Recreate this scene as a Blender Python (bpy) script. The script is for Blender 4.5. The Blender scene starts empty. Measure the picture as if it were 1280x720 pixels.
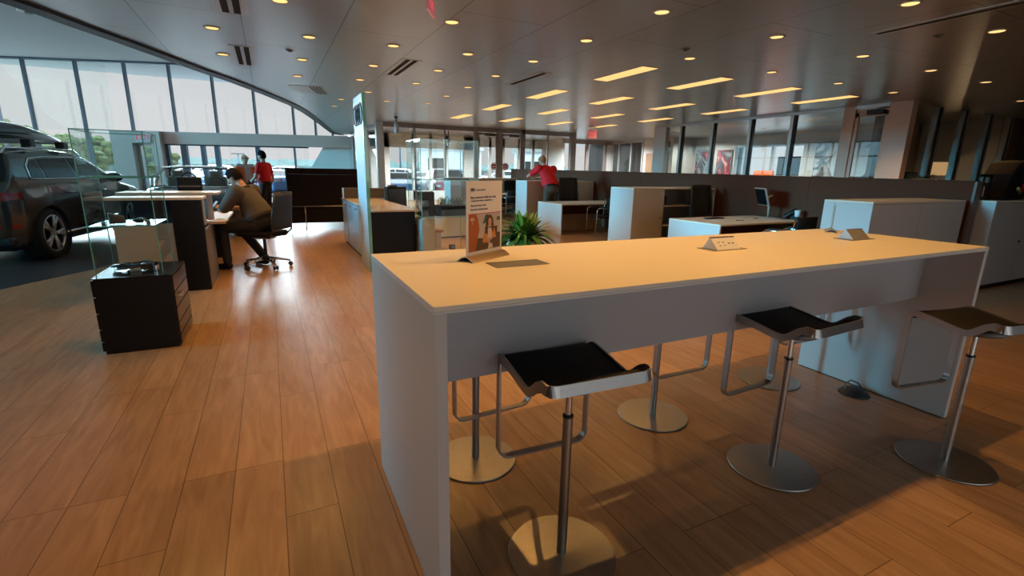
import bpy, bmesh, math, random
from mathutils import Vector, Matrix
random.seed(7)
SC = bpy.context.scene
COL = SC.collection
PI = math.pi
def R(d): return math.radians(d)

# ------------------------------------------------------------------ materials
def lin(c):
    return c / 12.92 if c <= 0.04045 else ((c + 0.055) / 1.055) ** 2.4
def rgb(r, g, b): return (lin(r / 255), lin(g / 255), lin(b / 255), 1)
def mat(name, col, rough=0.5, metal=0.0, noise=0.0, nscale=8.0, stretch=None, spec=0.5, bump=0.0, coat=0.0, emit=None, estr=0.0, aniso=0.0):
    m = bpy.data.materials.new(name); m.use_nodes = True
    nt = m.node_tree; b = nt.nodes['Principled BSDF']
    b.inputs['Base Color'].default_value = col
    b.inputs['Roughness'].default_value = rough
    b.inputs['Metallic'].default_value = metal
    b.inputs['Specular IOR Level'].default_value = spec
    b.inputs['Coat Weight'].default_value = coat
    if emit is not None:
        b.inputs['Emission Color'].default_value = emit
        b.inputs['Emission Strength'].default_value = estr
    if noise > 0 or bump > 0:
        tc = nt.nodes.new('ShaderNodeTexCoord'); mp = nt.nodes.new('ShaderNodeMapping')
        nz = nt.nodes.new('ShaderNodeTexNoise'); nz.inputs['Scale'].default_value = nscale
        nz.inputs['Detail'].default_value = 5
        if stretch: mp.inputs['Scale'].default_value = stretch
        nt.links.new(tc.outputs['Object'], mp.inputs[0]); nt.links.new(mp.outputs[0], nz.inputs['Vector'])
        if noise > 0:
            mx = nt.nodes.new('ShaderNodeMix'); mx.data_type = 'RGBA'
            mx.inputs[6].default_value = tuple(c * (1 - noise) for c in col[:3]) + (1,)
            mx.inputs[7].default_value = tuple(min(1, c * (1 + noise)) for c in col[:3]) + (1,)
            nt.links.new(nz.outputs['Fac'], mx.inputs[0]); nt.links.new(mx.outputs[2], b.inputs['Base Color'])
        if bump > 0:
            bp = nt.nodes.new('ShaderNodeBump'); bp.inputs['Strength'].default_value = bump
            bp.inputs['Distance'].default_value = 0.01
            nt.links.new(nz.outputs['Fac'], bp.inputs['Height']); nt.links.new(bp.outputs[0], b.inputs['Normal'])
    return m
def glass(name, tint=(0.9, 0.97, 0.96, 1), refl=0.07, rough=0.0, opac=0.0, body=(0.6, 0.8, 0.8, 1)):
    m = bpy.data.materials.new(name); m.use_nodes = True; nt = m.node_tree
    for n in list(nt.nodes): nt.nodes.remove(n)
    out = nt.nodes.new('ShaderNodeOutputMaterial'); tr = nt.nodes.new('ShaderNodeBsdfTransparent')
    gl = nt.nodes.new('ShaderNodeBsdfGlossy'); mx = nt.nodes.new('ShaderNodeMixShader')
    lw = nt.nodes.new('ShaderNodeLayerWeight'); lw.inputs['Blend'].default_value = 0.25
    mr = nt.nodes.new('ShaderNodeMapRange'); mr.inputs['To Min'].default_value = refl; mr.inputs['To Max'].default_value = min(1, refl * 7)
    tr.inputs[0].default_value = tint; gl.inputs['Roughness'].default_value = rough
    gl.inputs['Color'].default_value = (0.9, 0.95, 0.95, 1)
    nt.links.new(lw.outputs['Facing'], mr.inputs['Value']); nt.links.new(mr.outputs[0], mx.inputs[0])
    nt.links.new(tr.outputs[0], mx.inputs[1]); nt.links.new(gl.outputs[0], mx.inputs[2])
    last = mx
    if opac > 0:
        df = nt.nodes.new('ShaderNodeBsdfDiffuse'); df.inputs[0].default_value = body
        m2 = nt.nodes.new('ShaderNodeMixShader'); m2.inputs[0].default_value = opac
        nt.links.new(mx.outputs[0], m2.inputs[1]); nt.links.new(df.outputs[0], m2.inputs[2]); last = m2
    nt.links.new(last.outputs[0], out.inputs[0])
    return m
def emis(name, col, s):
    m = bpy.data.materials.new(name); m.use_nodes = True; nt = m.node_tree
    for n in list(nt.nodes): nt.nodes.remove(n)
    out = nt.nodes.new('ShaderNodeOutputMaterial'); e = nt.nodes.new('ShaderNodeEmission')
    e.inputs[0].default_value = col; e.inputs[1].default_value = s
    nt.links.new(e.outputs[0], out.inputs[0]); return m

def plank_material():
    m = bpy.data.materials.new('wood_look_planks'); m.use_nodes = True; nt = m.node_tree
    b = nt.nodes['Principled BSDF']
    N = nt.nodes.new; L = nt.links.new
    tc = N('ShaderNodeTexCoord'); sep = N('ShaderNodeSeparateXYZ'); cmb = N('ShaderNodeCombineXYZ')
    L(tc.outputs['Object'], sep.inputs[0])
    ax = N('ShaderNodeMath'); ax.operation = 'ADD'; ax.inputs[1].default_value = 50.02; L(sep.outputs['Y'], ax.inputs[0])
    ay = N('ShaderNodeMath'); ay.operation = 'ADD'; ay.inputs[1].default_value = 50.02; L(sep.outputs['X'], ay.inputs[0])
    L(ax.outputs[0], cmb.inputs['X']); L(ay.outputs[0], cmb.inputs['Y'])
    br = N('ShaderNodeTexBrick'); L(cmb.outputs[0], br.inputs['Vector'])
    br.offset = 0.37; br.offset_frequency = 3; br.squash = 1.0
    br.inputs['Scale'].default_value = 1.0
    br.inputs['Brick Width'].default_value = 1.25; br.inputs['Row Height'].default_value = 0.2135
    br.inputs['Mortar Size'].default_value = 0.0022; br.inputs['Mortar Smooth'].default_value = 0.1
    br.inputs['Color1'].default_value = (0, 0, 0, 1); br.inputs['Color2'].default_value = (1, 1, 1, 1)
    br.inputs['Mortar'].default_value = (0.5, 0.5, 0.5, 1)
    mp = N('ShaderNodeMapping'); mp.inputs['Scale'].default_value = (14.0, 1.6, 1.0); L(tc.outputs['Object'], mp.inputs[0])
    off = N('ShaderNodeVectorMath'); off.operation = 'MULTIPLY_ADD'
    off.inputs[1].default_value = (7.3, 3.1, 5.0); L(br.outputs['Color'], off.inputs[0]); L(mp.outputs[0], off.inputs[2])
    nz = N('ShaderNodeTexNoise'); nz.inputs['Scale'].default_value = 1.3; nz.inputs['Detail'].default_value = 7; nz.inputs['Distortion'].default_value = 1.2
    L(off.outputs[0], nz.inputs['Vector'])
    cr = N('ShaderNodeValToRGB'); e = cr.color_ramp.elements
    e[0].position = 0.30; e[0].color = (0.30, 0.165, 0.082, 1); e[1].position = 0.70; e[1].color = (0.43, 0.262, 0.145, 1)
    L(nz.outputs['Fac'], cr.inputs[0])
    hv = N('ShaderNodeMix'); hv.data_type = 'RGBA'; hv.blend_type = 'MULTIPLY'; hv.inputs[0].default_value = 1
    t = N('ShaderNodeMapRange'); t.inputs['To Min'].default_value = 0.90; t.inputs['To Max'].default_value = 1.08
    L(br.outputs['Color'], t.inputs['Value']); L(cr.outputs[0], hv.inputs[6]); L(t.outputs[0], hv.inputs[7])
    mx = N('ShaderNodeMix'); mx.data_type = 'RGBA'; mx.inputs[7].default_value = (0.12, 0.065, 0.03, 1)
    L(br.outputs['Fac'], mx.inputs[0]); L(hv.outputs[2], mx.inputs[6]); L(mx.outputs[2], b.inputs['Base Color'])
    b.inputs['Roughness'].default_value = 0.34
    rr = N('ShaderNodeMapRange'); rr.inputs['To Min'].default_value = 0.283; rr.inputs['To Max'].default_value = 0.30; b.inputs['Specular IOR Level'].default_value = 0.6
    L(nz.outputs['Fac'], rr.inputs['Value']); L(rr.outputs[0], b.inputs['Roughness'])
    bp = N('ShaderNodeBump'); bp.inputs['Strength'].default_value = 0.25; bp.inputs['Distance'].default_value = 0.003; bp.invert = True
    L(br.outputs['Fac'], bp.inputs['Height']); L(bp.outputs[0], b.inputs['Normal'])
    return m
def ceiling_material():
    m = bpy.data.materials.new('brushed_metal_ceiling_panels'); m.use_nodes = True; nt = m.node_tree
    b = nt.nodes['Principled BSDF']; N = nt.nodes.new; L = nt.links.new
    tc = N('ShaderNodeTexCoord'); sep = N('ShaderNodeSeparateXYZ'); cmb = N('ShaderNodeCombineXYZ'); L(tc.outputs['Object'], sep.inputs[0])
    ax = N('ShaderNodeMath'); ax.operation = 'ADD'; ax.inputs[1].default_value = 49.4; L(sep.outputs['Y'], ax.inputs[0])
    ay = N('ShaderNodeMath'); ay.operation = 'ADD'; ay.inputs[1].default_value = 50.1; L(sep.outputs['X'], ay.inputs[0])
    L(ax.outputs[0], cmb.inputs['X']); L(ay.outputs[0], cmb.inputs['Y'])
    br = N('ShaderNodeTexBrick'); L(cmb.outputs[0], br.inputs['Vector']); br.offset = 0.5
    br.inputs['Scale'].default_value = 1.0; br.inputs['Brick Width'].default_value = 2.6; br.inputs['Row Height'].default_value = 1.02
    br.inputs['Mortar Size'].default_value = 0.006; br.inputs['Mortar Smooth'].default_value = 0.0
    br.inputs['Color1'].default_value = (0.41, 0.395, 0.39, 1); br.inputs['Color2'].default_value = (0.45, 0.435, 0.43, 1)
    br.inputs['Mortar'].default_value = (0.12, 0.12, 0.12, 1)
    L(br.outputs['Color'], b.inputs['Base Color'])
    b.inputs['Metallic'].default_value = 0.88; b.inputs['Roughness'].default_value = 0.32
    mp = N('ShaderNodeMapping'); mp.inputs['Scale'].default_value = (1.1, 0.35, 1); L(tc.outputs['Object'], mp.inputs[0])
    nz = N('ShaderNodeTexNoise'); nz.inputs['Scale'].default_value = 1.0; nz.inputs['Detail'].default_value = 2; L(mp.outputs[0], nz.inputs['Vector'])
    bp = N('ShaderNodeBump'); bp.inputs['Strength'].default_value = 0.25; bp.inputs['Distance'].default_value = 0.03
    L(nz.outputs['Fac'], bp.inputs['Height']); L(bp.outputs[0], b.inputs['Normal'])
    return m
def blotch_material(name, cols, scale=3.0):
    """abstract printed picture: soft patches of a few colours"""
    m = bpy.data.materials.new(name); m.use_nodes = True; nt = m.node_tree
    b = nt.nodes['Principled BSDF']; N = nt.nodes.new; L = nt.links.new
    tc = N('ShaderNodeTexCoord'); nz = N('ShaderNodeTexNoise'); nz.inputs['Scale'].default_value = scale; nz.inputs['Detail'].default_value = 4
    nz.inputs['Distortion'].default_value = 0.8
    L(tc.outputs['Object'], nz.inputs['Vector']); cr = N('ShaderNodeValToRGB'); L(nz.outputs['Fac'], cr.inputs[0])
    el = cr.color_ramp.elements
    while len(el) < len(cols): el.new(0.5)
    for k, c in enumerate(cols):
        el[k].position = 0.3 + 0.4 * k / (len(cols) - 1); el[k].color = c
    L(cr.outputs[0], b.inputs['Base Color']); b.inputs['Roughness'].default_value = 0.35
    return m

M = {}
M['wood'] = plank_material()
M['ceil'] = ceiling_material()
M['tile'] = mat('dark_grey_stone_tile', (0.045, 0.045, 0.05, 1), 0.28, noise=0.2, nscale=1.2)
M['white_ceiling'] = mat('pale_plaster', (0.84, 0.86, 0.82, 1), 0.8, noise=0.02, nscale=0.6)
M['wall'] = mat('painted_wall', (0.62, 0.61, 0.58, 1), 0.75, noise=0.03, nscale=1)
M['tanwall'] = mat('tan_office_wall', (0.22, 0.165, 0.12, 1), 0.8, noise=0.05, nscale=1)
M['greywall'] = mat('grey_metal_cladding', (0.66, 0.49, 0.42, 1), 0.5, metal=0.2, noise=0.05, nscale=1)
M['darkwall'] = mat('dark_brown_panel', (0.10, 0.075, 0.06, 1), 0.6, noise=0.1, nscale=2)
M['rim'] = mat('dark_ceiling_edge', (0.012, 0.012, 0.014, 1), 0.5)
M['mull'] = mat('blue_grey_mullion', (0.10, 0.14, 0.18, 1), 0.4, metal=0.5)
M['alu'] = mat('satin_aluminium', (0.55, 0.54, 0.52, 1), 0.38, metal=0.7, noise=0.05, nscale=30)
M['bronze'] = mat('bronze_post', (0.34, 0.28, 0.25, 1), 0.4, metal=0.5)
M['cream'] = mat('cream_post', (0.78, 0.60, 0.50, 1), 0.5)
M['lam'] = mat('pale_grey_laminate', (0.60, 0.595, 0.59, 1), 0.42, noise=0.03, nscale=2)
M['lamtop'] = mat('cream_laminate_top', (0.80, 0.74, 0.64, 1), 0.33, noise=0.025, nscale=3)
M['lamedge'] = mat('white_laminate_edge', (0.75, 0.75, 0.75, 1), 0.4)
M['apron'] = mat('grey_laminate_apron', (0.42, 0.43, 0.46, 1), 0.45, noise=0.03, nscale=2)
M['oak'] = mat('pale_oak_veneer', (0.52, 0.36, 0.22, 1), 0.45, noise=0.14, nscale=3, stretch=(1, 8, 8))
M['taupe'] = mat('taupe_partition', (0.10, 0.028, 0.012, 1), 0.7, spec=0.2, noise=0.06, nscale=3)
M['beige'] = mat('beige_stone_top', (0.50, 0.42, 0.35, 1), 0.14, noise=0.05, nscale=9)
M['darkgrey'] = mat('dark_grey_planter', (0.06, 0.058, 0.058, 1), 0.5)
M['silver'] = mat('blue_light_tinted_front', (0.30, 0.40, 0.50, 1), 0.38, metal=0.3)  # blue window light is put into this sideboard door colour
M['black'] = mat('black_lacquer', (0.006, 0.006, 0.007, 1), 0.4, spec=0.25)
M['blackgloss'] = mat('black_gloss', (0.008, 0.008, 0.009, 1), 0.2, spec=0.4)
M['leather'] = mat('black_leather', (0.008, 0.007, 0.007, 1), 0.6, spec=0.2, bump=0.25, nscale=120)
M['fabric'] = mat('black_quilted_fabric', (0.010, 0.009, 0.013, 1), 0.85, spec=0.2, bump=0.3, nscale=90)
M['mesh'] = mat('black_mesh_fabric', (0.02, 0.021, 0.024, 1), 0.6, bump=0.4, nscale=260)
M['plastic'] = mat('black_plastic', (0.016, 0.016, 0.017, 1), 0.42)
M['greyplastic'] = mat('grey_plastic', (0.17, 0.165, 0.16, 1), 0.4)
M['steel'] = mat('brushed_steel', (0.36, 0.35, 0.34, 1), 0.36, metal=1.0, noise=0.08, nscale=30, stretch=(1, 1, 14))
M['chrome'] = mat('polished_chrome', (0.72, 0.72, 0.72, 1), 0.10, metal=1.0)
M['brass'] = mat('warm_brushed_metal', (0.62, 0.48, 0.33, 1), 0.3, metal=1.0)
M['glass'] = glass('clear_glass', (0.96, 0.985, 0.98, 1), 0.035)
M['caseglass'] = glass('display_case_glass', (0.955, 0.985, 0.985, 1), 0.03)
M['glassedge'] = mat('green_glass_edge', (0.14, 0.60, 0.63, 1), 0.08, coat=0.5, spec=0.8)
M['officeglass'] = glass('office_glass', (0.95, 0.965, 0.955, 1), 0.028)
M['totem'] = mat('frosted_pale_blue_glass', (0.40, 0.53, 0.64, 1), 0.45, spec=0.3)
M['red'] = mat('red_polo', (0.80, 0.012, 0.018, 1), 0.8, bump=0.2, nscale=60)
M['greyshirt'] = mat('grey_polo', (0.075, 0.064, 0.058, 1), 0.9, bump=0.2, nscale=60)
M['darkpants'] = mat('dark_trousers', (0.018, 0.017, 0.019, 1), 0.85)
M['khaki'] = mat('dark_khaki_trousers', (0.075, 0.055, 0.038, 1), 0.85)
M['orange'] = mat('hi_vis_orange', (0.9, 0.16, 0.02, 1), 0.7)
M['pink'] = mat('pale_pink_shirt', (0.78, 0.58, 0.54, 1), 0.8)
M['skin'] = mat('skin', (0.58, 0.30, 0.20, 1), 0.55)
M['hair'] = mat('dark_brown_hair', (0.012, 0.008, 0.006, 1), 0.9, spec=0.15, bump=0.5, nscale=80)
M['hairgrey'] = mat('grey_blond_hair', (0.46, 0.17, 0.07, 1), 0.8, bump=0.4, nscale=80)
M['eye'] = mat('dark_eye', (0.02, 0.015, 0.012, 1), 0.2)
M['paper'] = mat('white_paper', (0.74, 0.70, 0.70, 1), 0.6)
M['ink'] = mat('dark_ink', (0.05, 0.035, 0.04, 1), 0.7)
M['redink'] = mat('red_ink', (0.45, 0.02, 0.03, 1), 0.6)
M['leaf'] = mat('green_leaf', (0.055, 0.16, 0.025, 1), 0.45, noise=0.5, nscale=9)
M['leaf2'] = mat('yellow_green_leaf', (0.20, 0.30, 0.03, 1), 0.45, noise=0.3, nscale=9)
M['leafdull'] = mat('dull_green_leaf', (0.10, 0.16, 0.09, 1), 0.6, noise=0.4, nscale=9)
M['soil'] = mat('dark_soil', (0.03, 0.02, 0.014, 1), 0.95)
M['asphalt'] = mat('pale_asphalt', (0.30, 0.31, 0.33, 1), 0.9, noise=0.15, nscale=0.6)
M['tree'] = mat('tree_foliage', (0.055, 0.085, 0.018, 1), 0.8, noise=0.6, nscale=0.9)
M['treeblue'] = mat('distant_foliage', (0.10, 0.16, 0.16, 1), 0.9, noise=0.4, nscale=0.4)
M['bark'] = mat('bark', (0.07, 0.05, 0.035, 1), 0.9)
M['building'] = mat('grey_building', (0.26, 0.25, 0.27, 1), 0.8, noise=0.1, nscale=0.3)
M['rubber'] = mat('black_rubber', (0.010, 0.010, 0.010, 1), 0.75)
M['carglass'] = mat('dark_tinted_glass', (0.006, 0.009, 0.010, 1), 0.03, spec=0.35)
M['lamp_red'] = mat('red_lens', (0.33, 0.01, 0.012, 1), 0.12, coat=0.5)
M['emit_warm'] = emis('warm_lamp_lens', (1.0, 0.60, 0.22, 1), 1.6)
M['emit_panel'] = emis('warm_panel_diffuser', (1.0, 0.56, 0.20, 1), 1.35)
M['exitred'] = emis('exit_sign_red', (0.9, 0.10, 0.12, 1), 0.8)
M['slot'] = mat('dark_slot', (0.006, 0.006, 0.006, 1), 0.8)
M['amber'] = emis('table_lamp_shade_glow', (1.0, 0.58, 0.26, 1), 0.55)
M['woodbrown'] = mat('brown_wood_door', (0.30, 0.17, 0.08, 1), 0.5, noise=0.2, nscale=5, stretch=(6, 6, 1))

# ------------------------------------------------------------------ mesh helpers
class MB:
    """collects shapes, links them as ONE mesh object"""
    def __init__(s): s.bm = bmesh.new(); s.mi = 0
    def _tag(s, faces):
        for f in faces: f.material_index = s.mi
    def box(s, x0, x1, y0, y1, z0, z1, bev=0.0, mtx=None):
        r = bmesh.ops.create_cube(s.bm, size=1)
        vs = r['verts']
        T = Matrix.Translation(((x0 + x1) / 2, (y0 + y1) / 2, (z0 + z1) / 2)) @ Matrix.Diagonal((abs(x1 - x0), abs(y1 - y0), abs(z1 - z0), 1))
        bmesh.ops.transform(s.bm, matrix=T, verts=vs)
        es = {e for v in vs for e in v.link_edges}
        fs = {f for v in vs for f in v.link_faces}
        s._tag(fs)
        if bev > 0:
            r2 = bmesh.ops.bevel(s.bm, geom=list(es), offset=bev, segments=2, affect='EDGES', profile=0.5)
            vs = list({v for f in r2['faces'] for v in f.verts} | {v for v in vs if v.is_valid})
            s._tag(r2['faces'])
        if mtx is not None: bmesh.ops.transform(s.bm, matrix=mtx, verts=[v for v in vs if v.is_valid])
        return s
    def poly(s, pts, thick=None):
        """flat polygon; with thick (a vector) a slab"""
        vs = [s.bm.verts.new(p) for p in pts]; f = s.bm.faces.new(vs); s._tag([f])
        if thick is not None:
            t = Vector(thick); v2 = [s.bm.verts.new(Vector(p) + t) for p in pts]
            s._tag([s.bm.faces.new(v2[::-1])])
            n = len(vs)
            for i in range(n):
                s._tag([s.bm.faces.new((vs[i], v2[i], v2[(i + 1) % n], vs[(i + 1) % n]))])
        return s
    def tube(s, pts, r, n=10, closed=False, flat=None):
        """pipe along pts; r radius (or list); flat=(w,t,up) makes a rectangular strip"""
        P = [Vector(p) for p in pts]; rings = []
        m = len(P); prev = None
        for i in range(m):
            a = P[(i - 1) % m] if (closed or i > 0) else P[i]; b = P[(i + 1) % m] if (closed or i < m - 1) else P[i]
            t = (b - a).normalized()
            if flat is not None:
                side = Vector(flat[2]).normalized(); side = (side - t * side.dot(t)).normalized(); o = t.cross(side)
            else:
                ref = prev if prev is not None else (Vector((0, 0, 1)) if abs(t.z) < 0.9 else Vector((1, 0, 0)))
                side = (ref - t * ref.dot(t)).normalized(); prev = side; o = t.cross(side)
            rr = r[i] if isinstance(r, (list, tuple)) else r
            if flat is not None:
                w, h = flat[0] / 2, flat[1] / 2
                ring = [s.bm.verts.new(P[i] + side * x + o * y) for x, y in ((w, h), (-w, h), (-w, -h), (w, -h))]
            else:
                ring = [s.bm.verts.new(P[i] + side * rr * math.cos(2 * PI * k / n) + o * rr * math.sin(2 * PI * k / n)) for k in range(n)]
            rings.append(ring)
        q = len(rings[0])
        for i in range(m if closed else m - 1):
            A, B = rings[i], rings[(i + 1) % m]
            for k in range(q):
                f = s.bm.faces.new((A[k], A[(k + 1) % q], B[(k + 1) % q], B[k])); s._tag([f]); f.smooth = flat is None
        if not closed:
            s._tag([s.bm.faces.new(rings[0][::-1]), s.bm.faces.new(rings[-1])])
        return s
    def lathe(s, prof, n=32, mtx=None, smooth=True):
        """prof: list of (r, z) about Z"""
        new = []; rings = []
        for r, z in prof:
            if r < 1e-6: v = s.bm.verts.new((0, 0, z)); rings.append([v]); new.append(v)
            else:
                ring = [s.bm.verts.new((r * math.cos(2 * PI * k / n), r * math.sin(2 * PI * k / n), z)) for k in range(n)]
                rings.append(ring); new += ring
        for A, B in zip(rings, rings[1:]):
            for k in range(n):
                if len(A) == 1 and len(B) == 1: continue
                if len(A) == 1: f = s.bm.faces.new((A[0], B[(k + 1) % n], B[k]))
                elif len(B) == 1: f = s.bm.faces.new((A[k], A[(k + 1) % n], B[0]))
                else: f = s.bm.faces.new((A[k], A[(k + 1) % n], B[(k + 1) % n], B[k]))
                s._tag([f]); f.smooth = smooth
        if mtx is not None: bmesh.ops.transform(s.bm, matrix=mtx, verts=new)
        return s
    def cyl(s, c, r, z0, z1, n=28, bev=0.0):
        b = min(bev, r * 0.4)
        pr = [(0, z0), (r - b, z0), (r, z0 + b), (r, z1 - b), (r - b, z1), (0, z1)] if b > 0 else [(0, z0), (r, z0), (r, z1), (0, z1)]
        return s.lathe(pr, n, Matrix.Translation((c[0], c[1], 0)), smooth=False)
    def ell(s, c, r, seg=16, ring=10, mtx=None):
        res = bmesh.ops.create_uvsphere(s.bm, u_segments=seg, v_segments=ring, radius=1)
        vs = res['verts']; rx, ry, rz = r if isinstance(r, (tuple, list)) else (r, r, r)
        T = Matrix.Translation(c) @ (mtx.to_4x4() if mtx is not None else Matrix.Identity(4)) @ Matrix.Diagonal((rx, ry, rz, 1))
        bmesh.ops.transform(s.bm, matrix=T, verts=vs)
        for f in {f for v in vs for f in v.link_faces}: f.smooth = True; f.material_index = s.mi
        return s
    def caps(s, a, b, ra, rb, n=14):
        """tapered capsule"""
        a, b = Vector(a), Vector(b); d = b - a; L = d.length
        q = Vector((0, 0, 1)).rotation_difference(d.normalized()) if L > 1e-6 else Matrix.Identity(3).to_quaternion()
        T = Matrix.Translation(a) @ q.to_matrix().to_4x4()
        pr = [(0, -ra)] + [(ra * math.cos(t), ra * math.sin(t)) for t in (R(-60), R(-30), 0)] + \
             [(rb * math.cos(t), L + rb * math.sin(t)) for t in (0, R(30), R(60))] + [(0, L + rb)]
        return s.lathe(pr, n, T)
    def loft(s, secs, cap=True, smooth=True):
        """secs: lists of points (same count), closed rings"""
        rings = [[s.bm.verts.new(p) for p in sec] for sec in secs]; n = len(rings[0])
        for A, B in zip(rings, rings[1:]):
            for k in range(n):
                f = s.bm.faces.new((A[k], A[(k + 1) % n], B[(k + 1) % n], B[k])); f.smooth = smooth; s._tag([f])
        if cap:
            for f in (s.bm.faces.new(rings[0][::-1]), s.bm.faces.new(rings[-1])): s._tag([f])
        return s
    def build(s, name, m, parent=None, loc=None, bevel=0.0, auto=False):
        bmesh.ops.recalc_face_normals(s.bm, faces=s.bm.faces)
        me = bpy.data.meshes.new(name); s.bm.to_mesh(me); s.bm.free()
        for x in (m if isinstance(m, (list, tuple)) else [m]): me.materials.append(x)
        o = bpy.data.objects.new(name, me); COL.objects.link(o)
        if parent is not None: o.parent = parent
        if loc is not None: o.location = loc
        if bevel > 0:
            bv = o.modifiers.new('b', 'BEVEL'); bv.width = bevel; bv.segments = 2; bv.limit_method = 'ANGLE'
        return o
def tag(o, label, cat, group=None):
    o['label'] = label; o['category'] = cat
    if group: o['group'] = group
    return o
def thing(name, label, cat, loc=(0, 0, 0), rz=0.0, group=None):
    o = bpy.data.objects.new(name, None); COL.objects.link(o)
    o.empty_display_size = 0.05; o.location = loc; o.rotation_euler = (0, 0, rz)
    return tag(o, label, cat, group)
def struct(o):
    o['kind'] = 'structure'; return o
def kids(o): return [c for c in COL.objects if c.parent == o]
def dup(root, loc, rz, label, group=None):
    def cp(o, par):
        c = o.copy(); COL.objects.link(c); c.parent = par
        for ch in kids_of.get(o.name, []): cp(ch, c)
        return c
    kids_of = {}
    for o in COL.objects:
        if o.parent is not None: kids_of.setdefault(o.parent.name, []).append(o)
    r = cp(root, None); r.location = loc; r.rotation_euler = (0, 0, rz); r['label'] = label
    if group: r['group'] = group
    return r
def bake(o, mods):
    """apply modifiers described by (type, settings)"""
    for t, st in mods:
        md = o.modifiers.new('m', t)
        for k, v in st.items(): setattr(md, k, v)
    dg = bpy.context.evaluated_depsgraph_get(); dg.update()
    me = bpy.data.meshes.new_from_object(o.evaluated_get(dg))
    o.modifiers.clear(); old = o.data; o.data = me; bpy.data.meshes.remove(old)
    return o
def text_part(name, body, size, mtx, m, parent, ext=0.0004, align='LEFT', xs=1.0):
    cu = bpy.data.curves.new(name, 'FONT'); cu.body = body; cu.size = size; cu.extrude = ext; cu.align_x = align
    t = bpy.data.objects.new(name, cu); COL.objects.link(t)
    dg = bpy.context.evaluated_depsgraph_get(); dg.update()
    me = bpy.data.meshes.new_from_object(t.evaluated_get(dg))
    bpy.data.objects.remove(t); bpy.data.curves.remove(cu)
    me.transform(mtx @ Matrix.Diagonal((xs, 1, 1, 1)))
    me.materials.clear(); me.materials.append(m)
    o = bpy.data.objects.new(name, me); COL.objects.link(o); o.parent = parent
    return o
def lamp(kind, name, loc, energy, col, parent=None, **kw):
    l = bpy.data.lights.new(name, kind); l.energy = energy; l.color = col
    for k, v in kw.items(): setattr(l, k, v)
    o = bpy.data.objects.new(name, l); COL.objects.link(o); o.location = loc
    if parent is not None: o.parent = parent
    return o
ORD = ['first', 'second', 'third', 'fourth', 'fifth', 'sixth', 'seventh', 'eighth', 'ninth', 'tenth', 'eleventh']
# ------------------------------------------------------------------ camera, world, colour
cd = bpy.data.cameras.new('camera'); cam = bpy.data.objects.new('camera', cd); COL.objects.link(cam)
cd.sensor_fit = 'HORIZONTAL'; cd.sensor_width = 36.0; cd.lens = 604.739 / 1280 * 36.0
YAW, PIT, ROL = 0.459530455, 0.237359608, 0.0180538138
fw = Vector((math.sin(YAW) * math.cos(PIT), math.cos(YAW) * math.cos(PIT), -math.sin(PIT)))
rt = Vector((math.cos(YAW), -math.sin(YAW), 0)); up = rt.cross(fw)
r2 = rt * math.cos(ROL) + up * math.sin(ROL); u2 = up * math.cos(ROL) - rt * math.sin(ROL)
cam.matrix_world = Matrix(((r2.x, u2.x, -fw.x, 0), (r2.y, u2.y, -fw.y, 0), (r2.z, u2.z, -fw.z, 1.46), (0, 0, 0, 1)))
cd.clip_start = 0.05; cd.clip_end = 800
SC.camera = cam
SC.view_settings.view_transform = 'Standard'; SC.view_settings.look = 'None'
SC.view_settings.exposure = 0.0; SC.view_settings.gamma = 1.0; SC.view_settings.use_curve_mapping = False
SC.cycles.caustics_reflective = False; SC.cycles.caustics_refractive = False
SC.cycles.sample_clamp_indirect = 3.0; SC.cycles.max_bounces = 10; SC.cycles.transparent_max_bounces = 24
SC.cycles.diffuse_bounces = 4; SC.cycles.glossy_bounces = 4
w = bpy.data.worlds.new('world'); SC.world = w; w.use_nodes = True
bg = w.node_tree.nodes['Background']; wn = w.node_tree
wtc = wn.nodes.new('ShaderNodeTexCoord'); wsp = wn.nodes.new('ShaderNodeSeparateXYZ'); wcr = wn.nodes.new('ShaderNodeValToRGB'); wmr = wn.nodes.new('ShaderNodeMapRange')
wn.links.new(wtc.outputs['Generated'], wsp.inputs[0]); wn.links.new(wsp.outputs['Z'], wmr.inputs['Value'])
wmr.inputs['From Min'].default_value = 0.27; wmr.inputs['From Max'].default_value = 0.60; wmr.inputs['To Min'].default_value = 1.0; wmr.inputs['To Max'].default_value = 6.5
wn.links.new(wmr.outputs[0], bg.inputs[1]); wn.links.new(wsp.outputs['Z'], wcr.inputs[0]); wn.links.new(wcr.outputs[0], bg.inputs[0])
wcr.color_ramp.elements[0].position = 0.30; wcr.color_ramp.elements[0].color = (0.735, 0.715, 0.735, 1); wcr.color_ramp.elements[1].position = 0.45; wcr.color_ramp.elements[1].color = (0.70, 0.83, 0.90, 1)   # overcast sky, brighter overhead

# bright overcast daylight from the far side of the showroom glazing
sun = lamp('SUN', 'daylight', (-30, 20, 20), 6.0, (0.15, 0.68, 1.0), angle=R(15))
sd = Vector((math.sin(R(-85)), math.cos(R(-85)), math.tan(R(9)))).normalized()   # towards the light
sun.rotation_euler = sd.to_track_quat('Z', 'Y').to_euler()

sun2 = lamp('SUN', 'daylight_far_glazing', (-10, 60, 20), 3.2, (0.72, 0.89, 1.0), angle=R(26))
s2 = Vector((math.sin(R(-6)), math.cos(R(-6)), math.tan(R(12)))).normalized(); sun2.rotation_euler = s2.to_track_quat('Z', 'Y').to_euler()

sun3 = lamp('SUN', 'daylight_forward_glazing', (-40, 30, 20), 0.45, (0.25, 0.72, 1.0), angle=R(30))
s3 = Vector((math.sin(R(-52)), math.cos(R(-52)), math.tan(R(11)))).normalized(); sun3.rotation_euler = s3.to_track_quat('Z', 'Y').to_euler()

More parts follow.
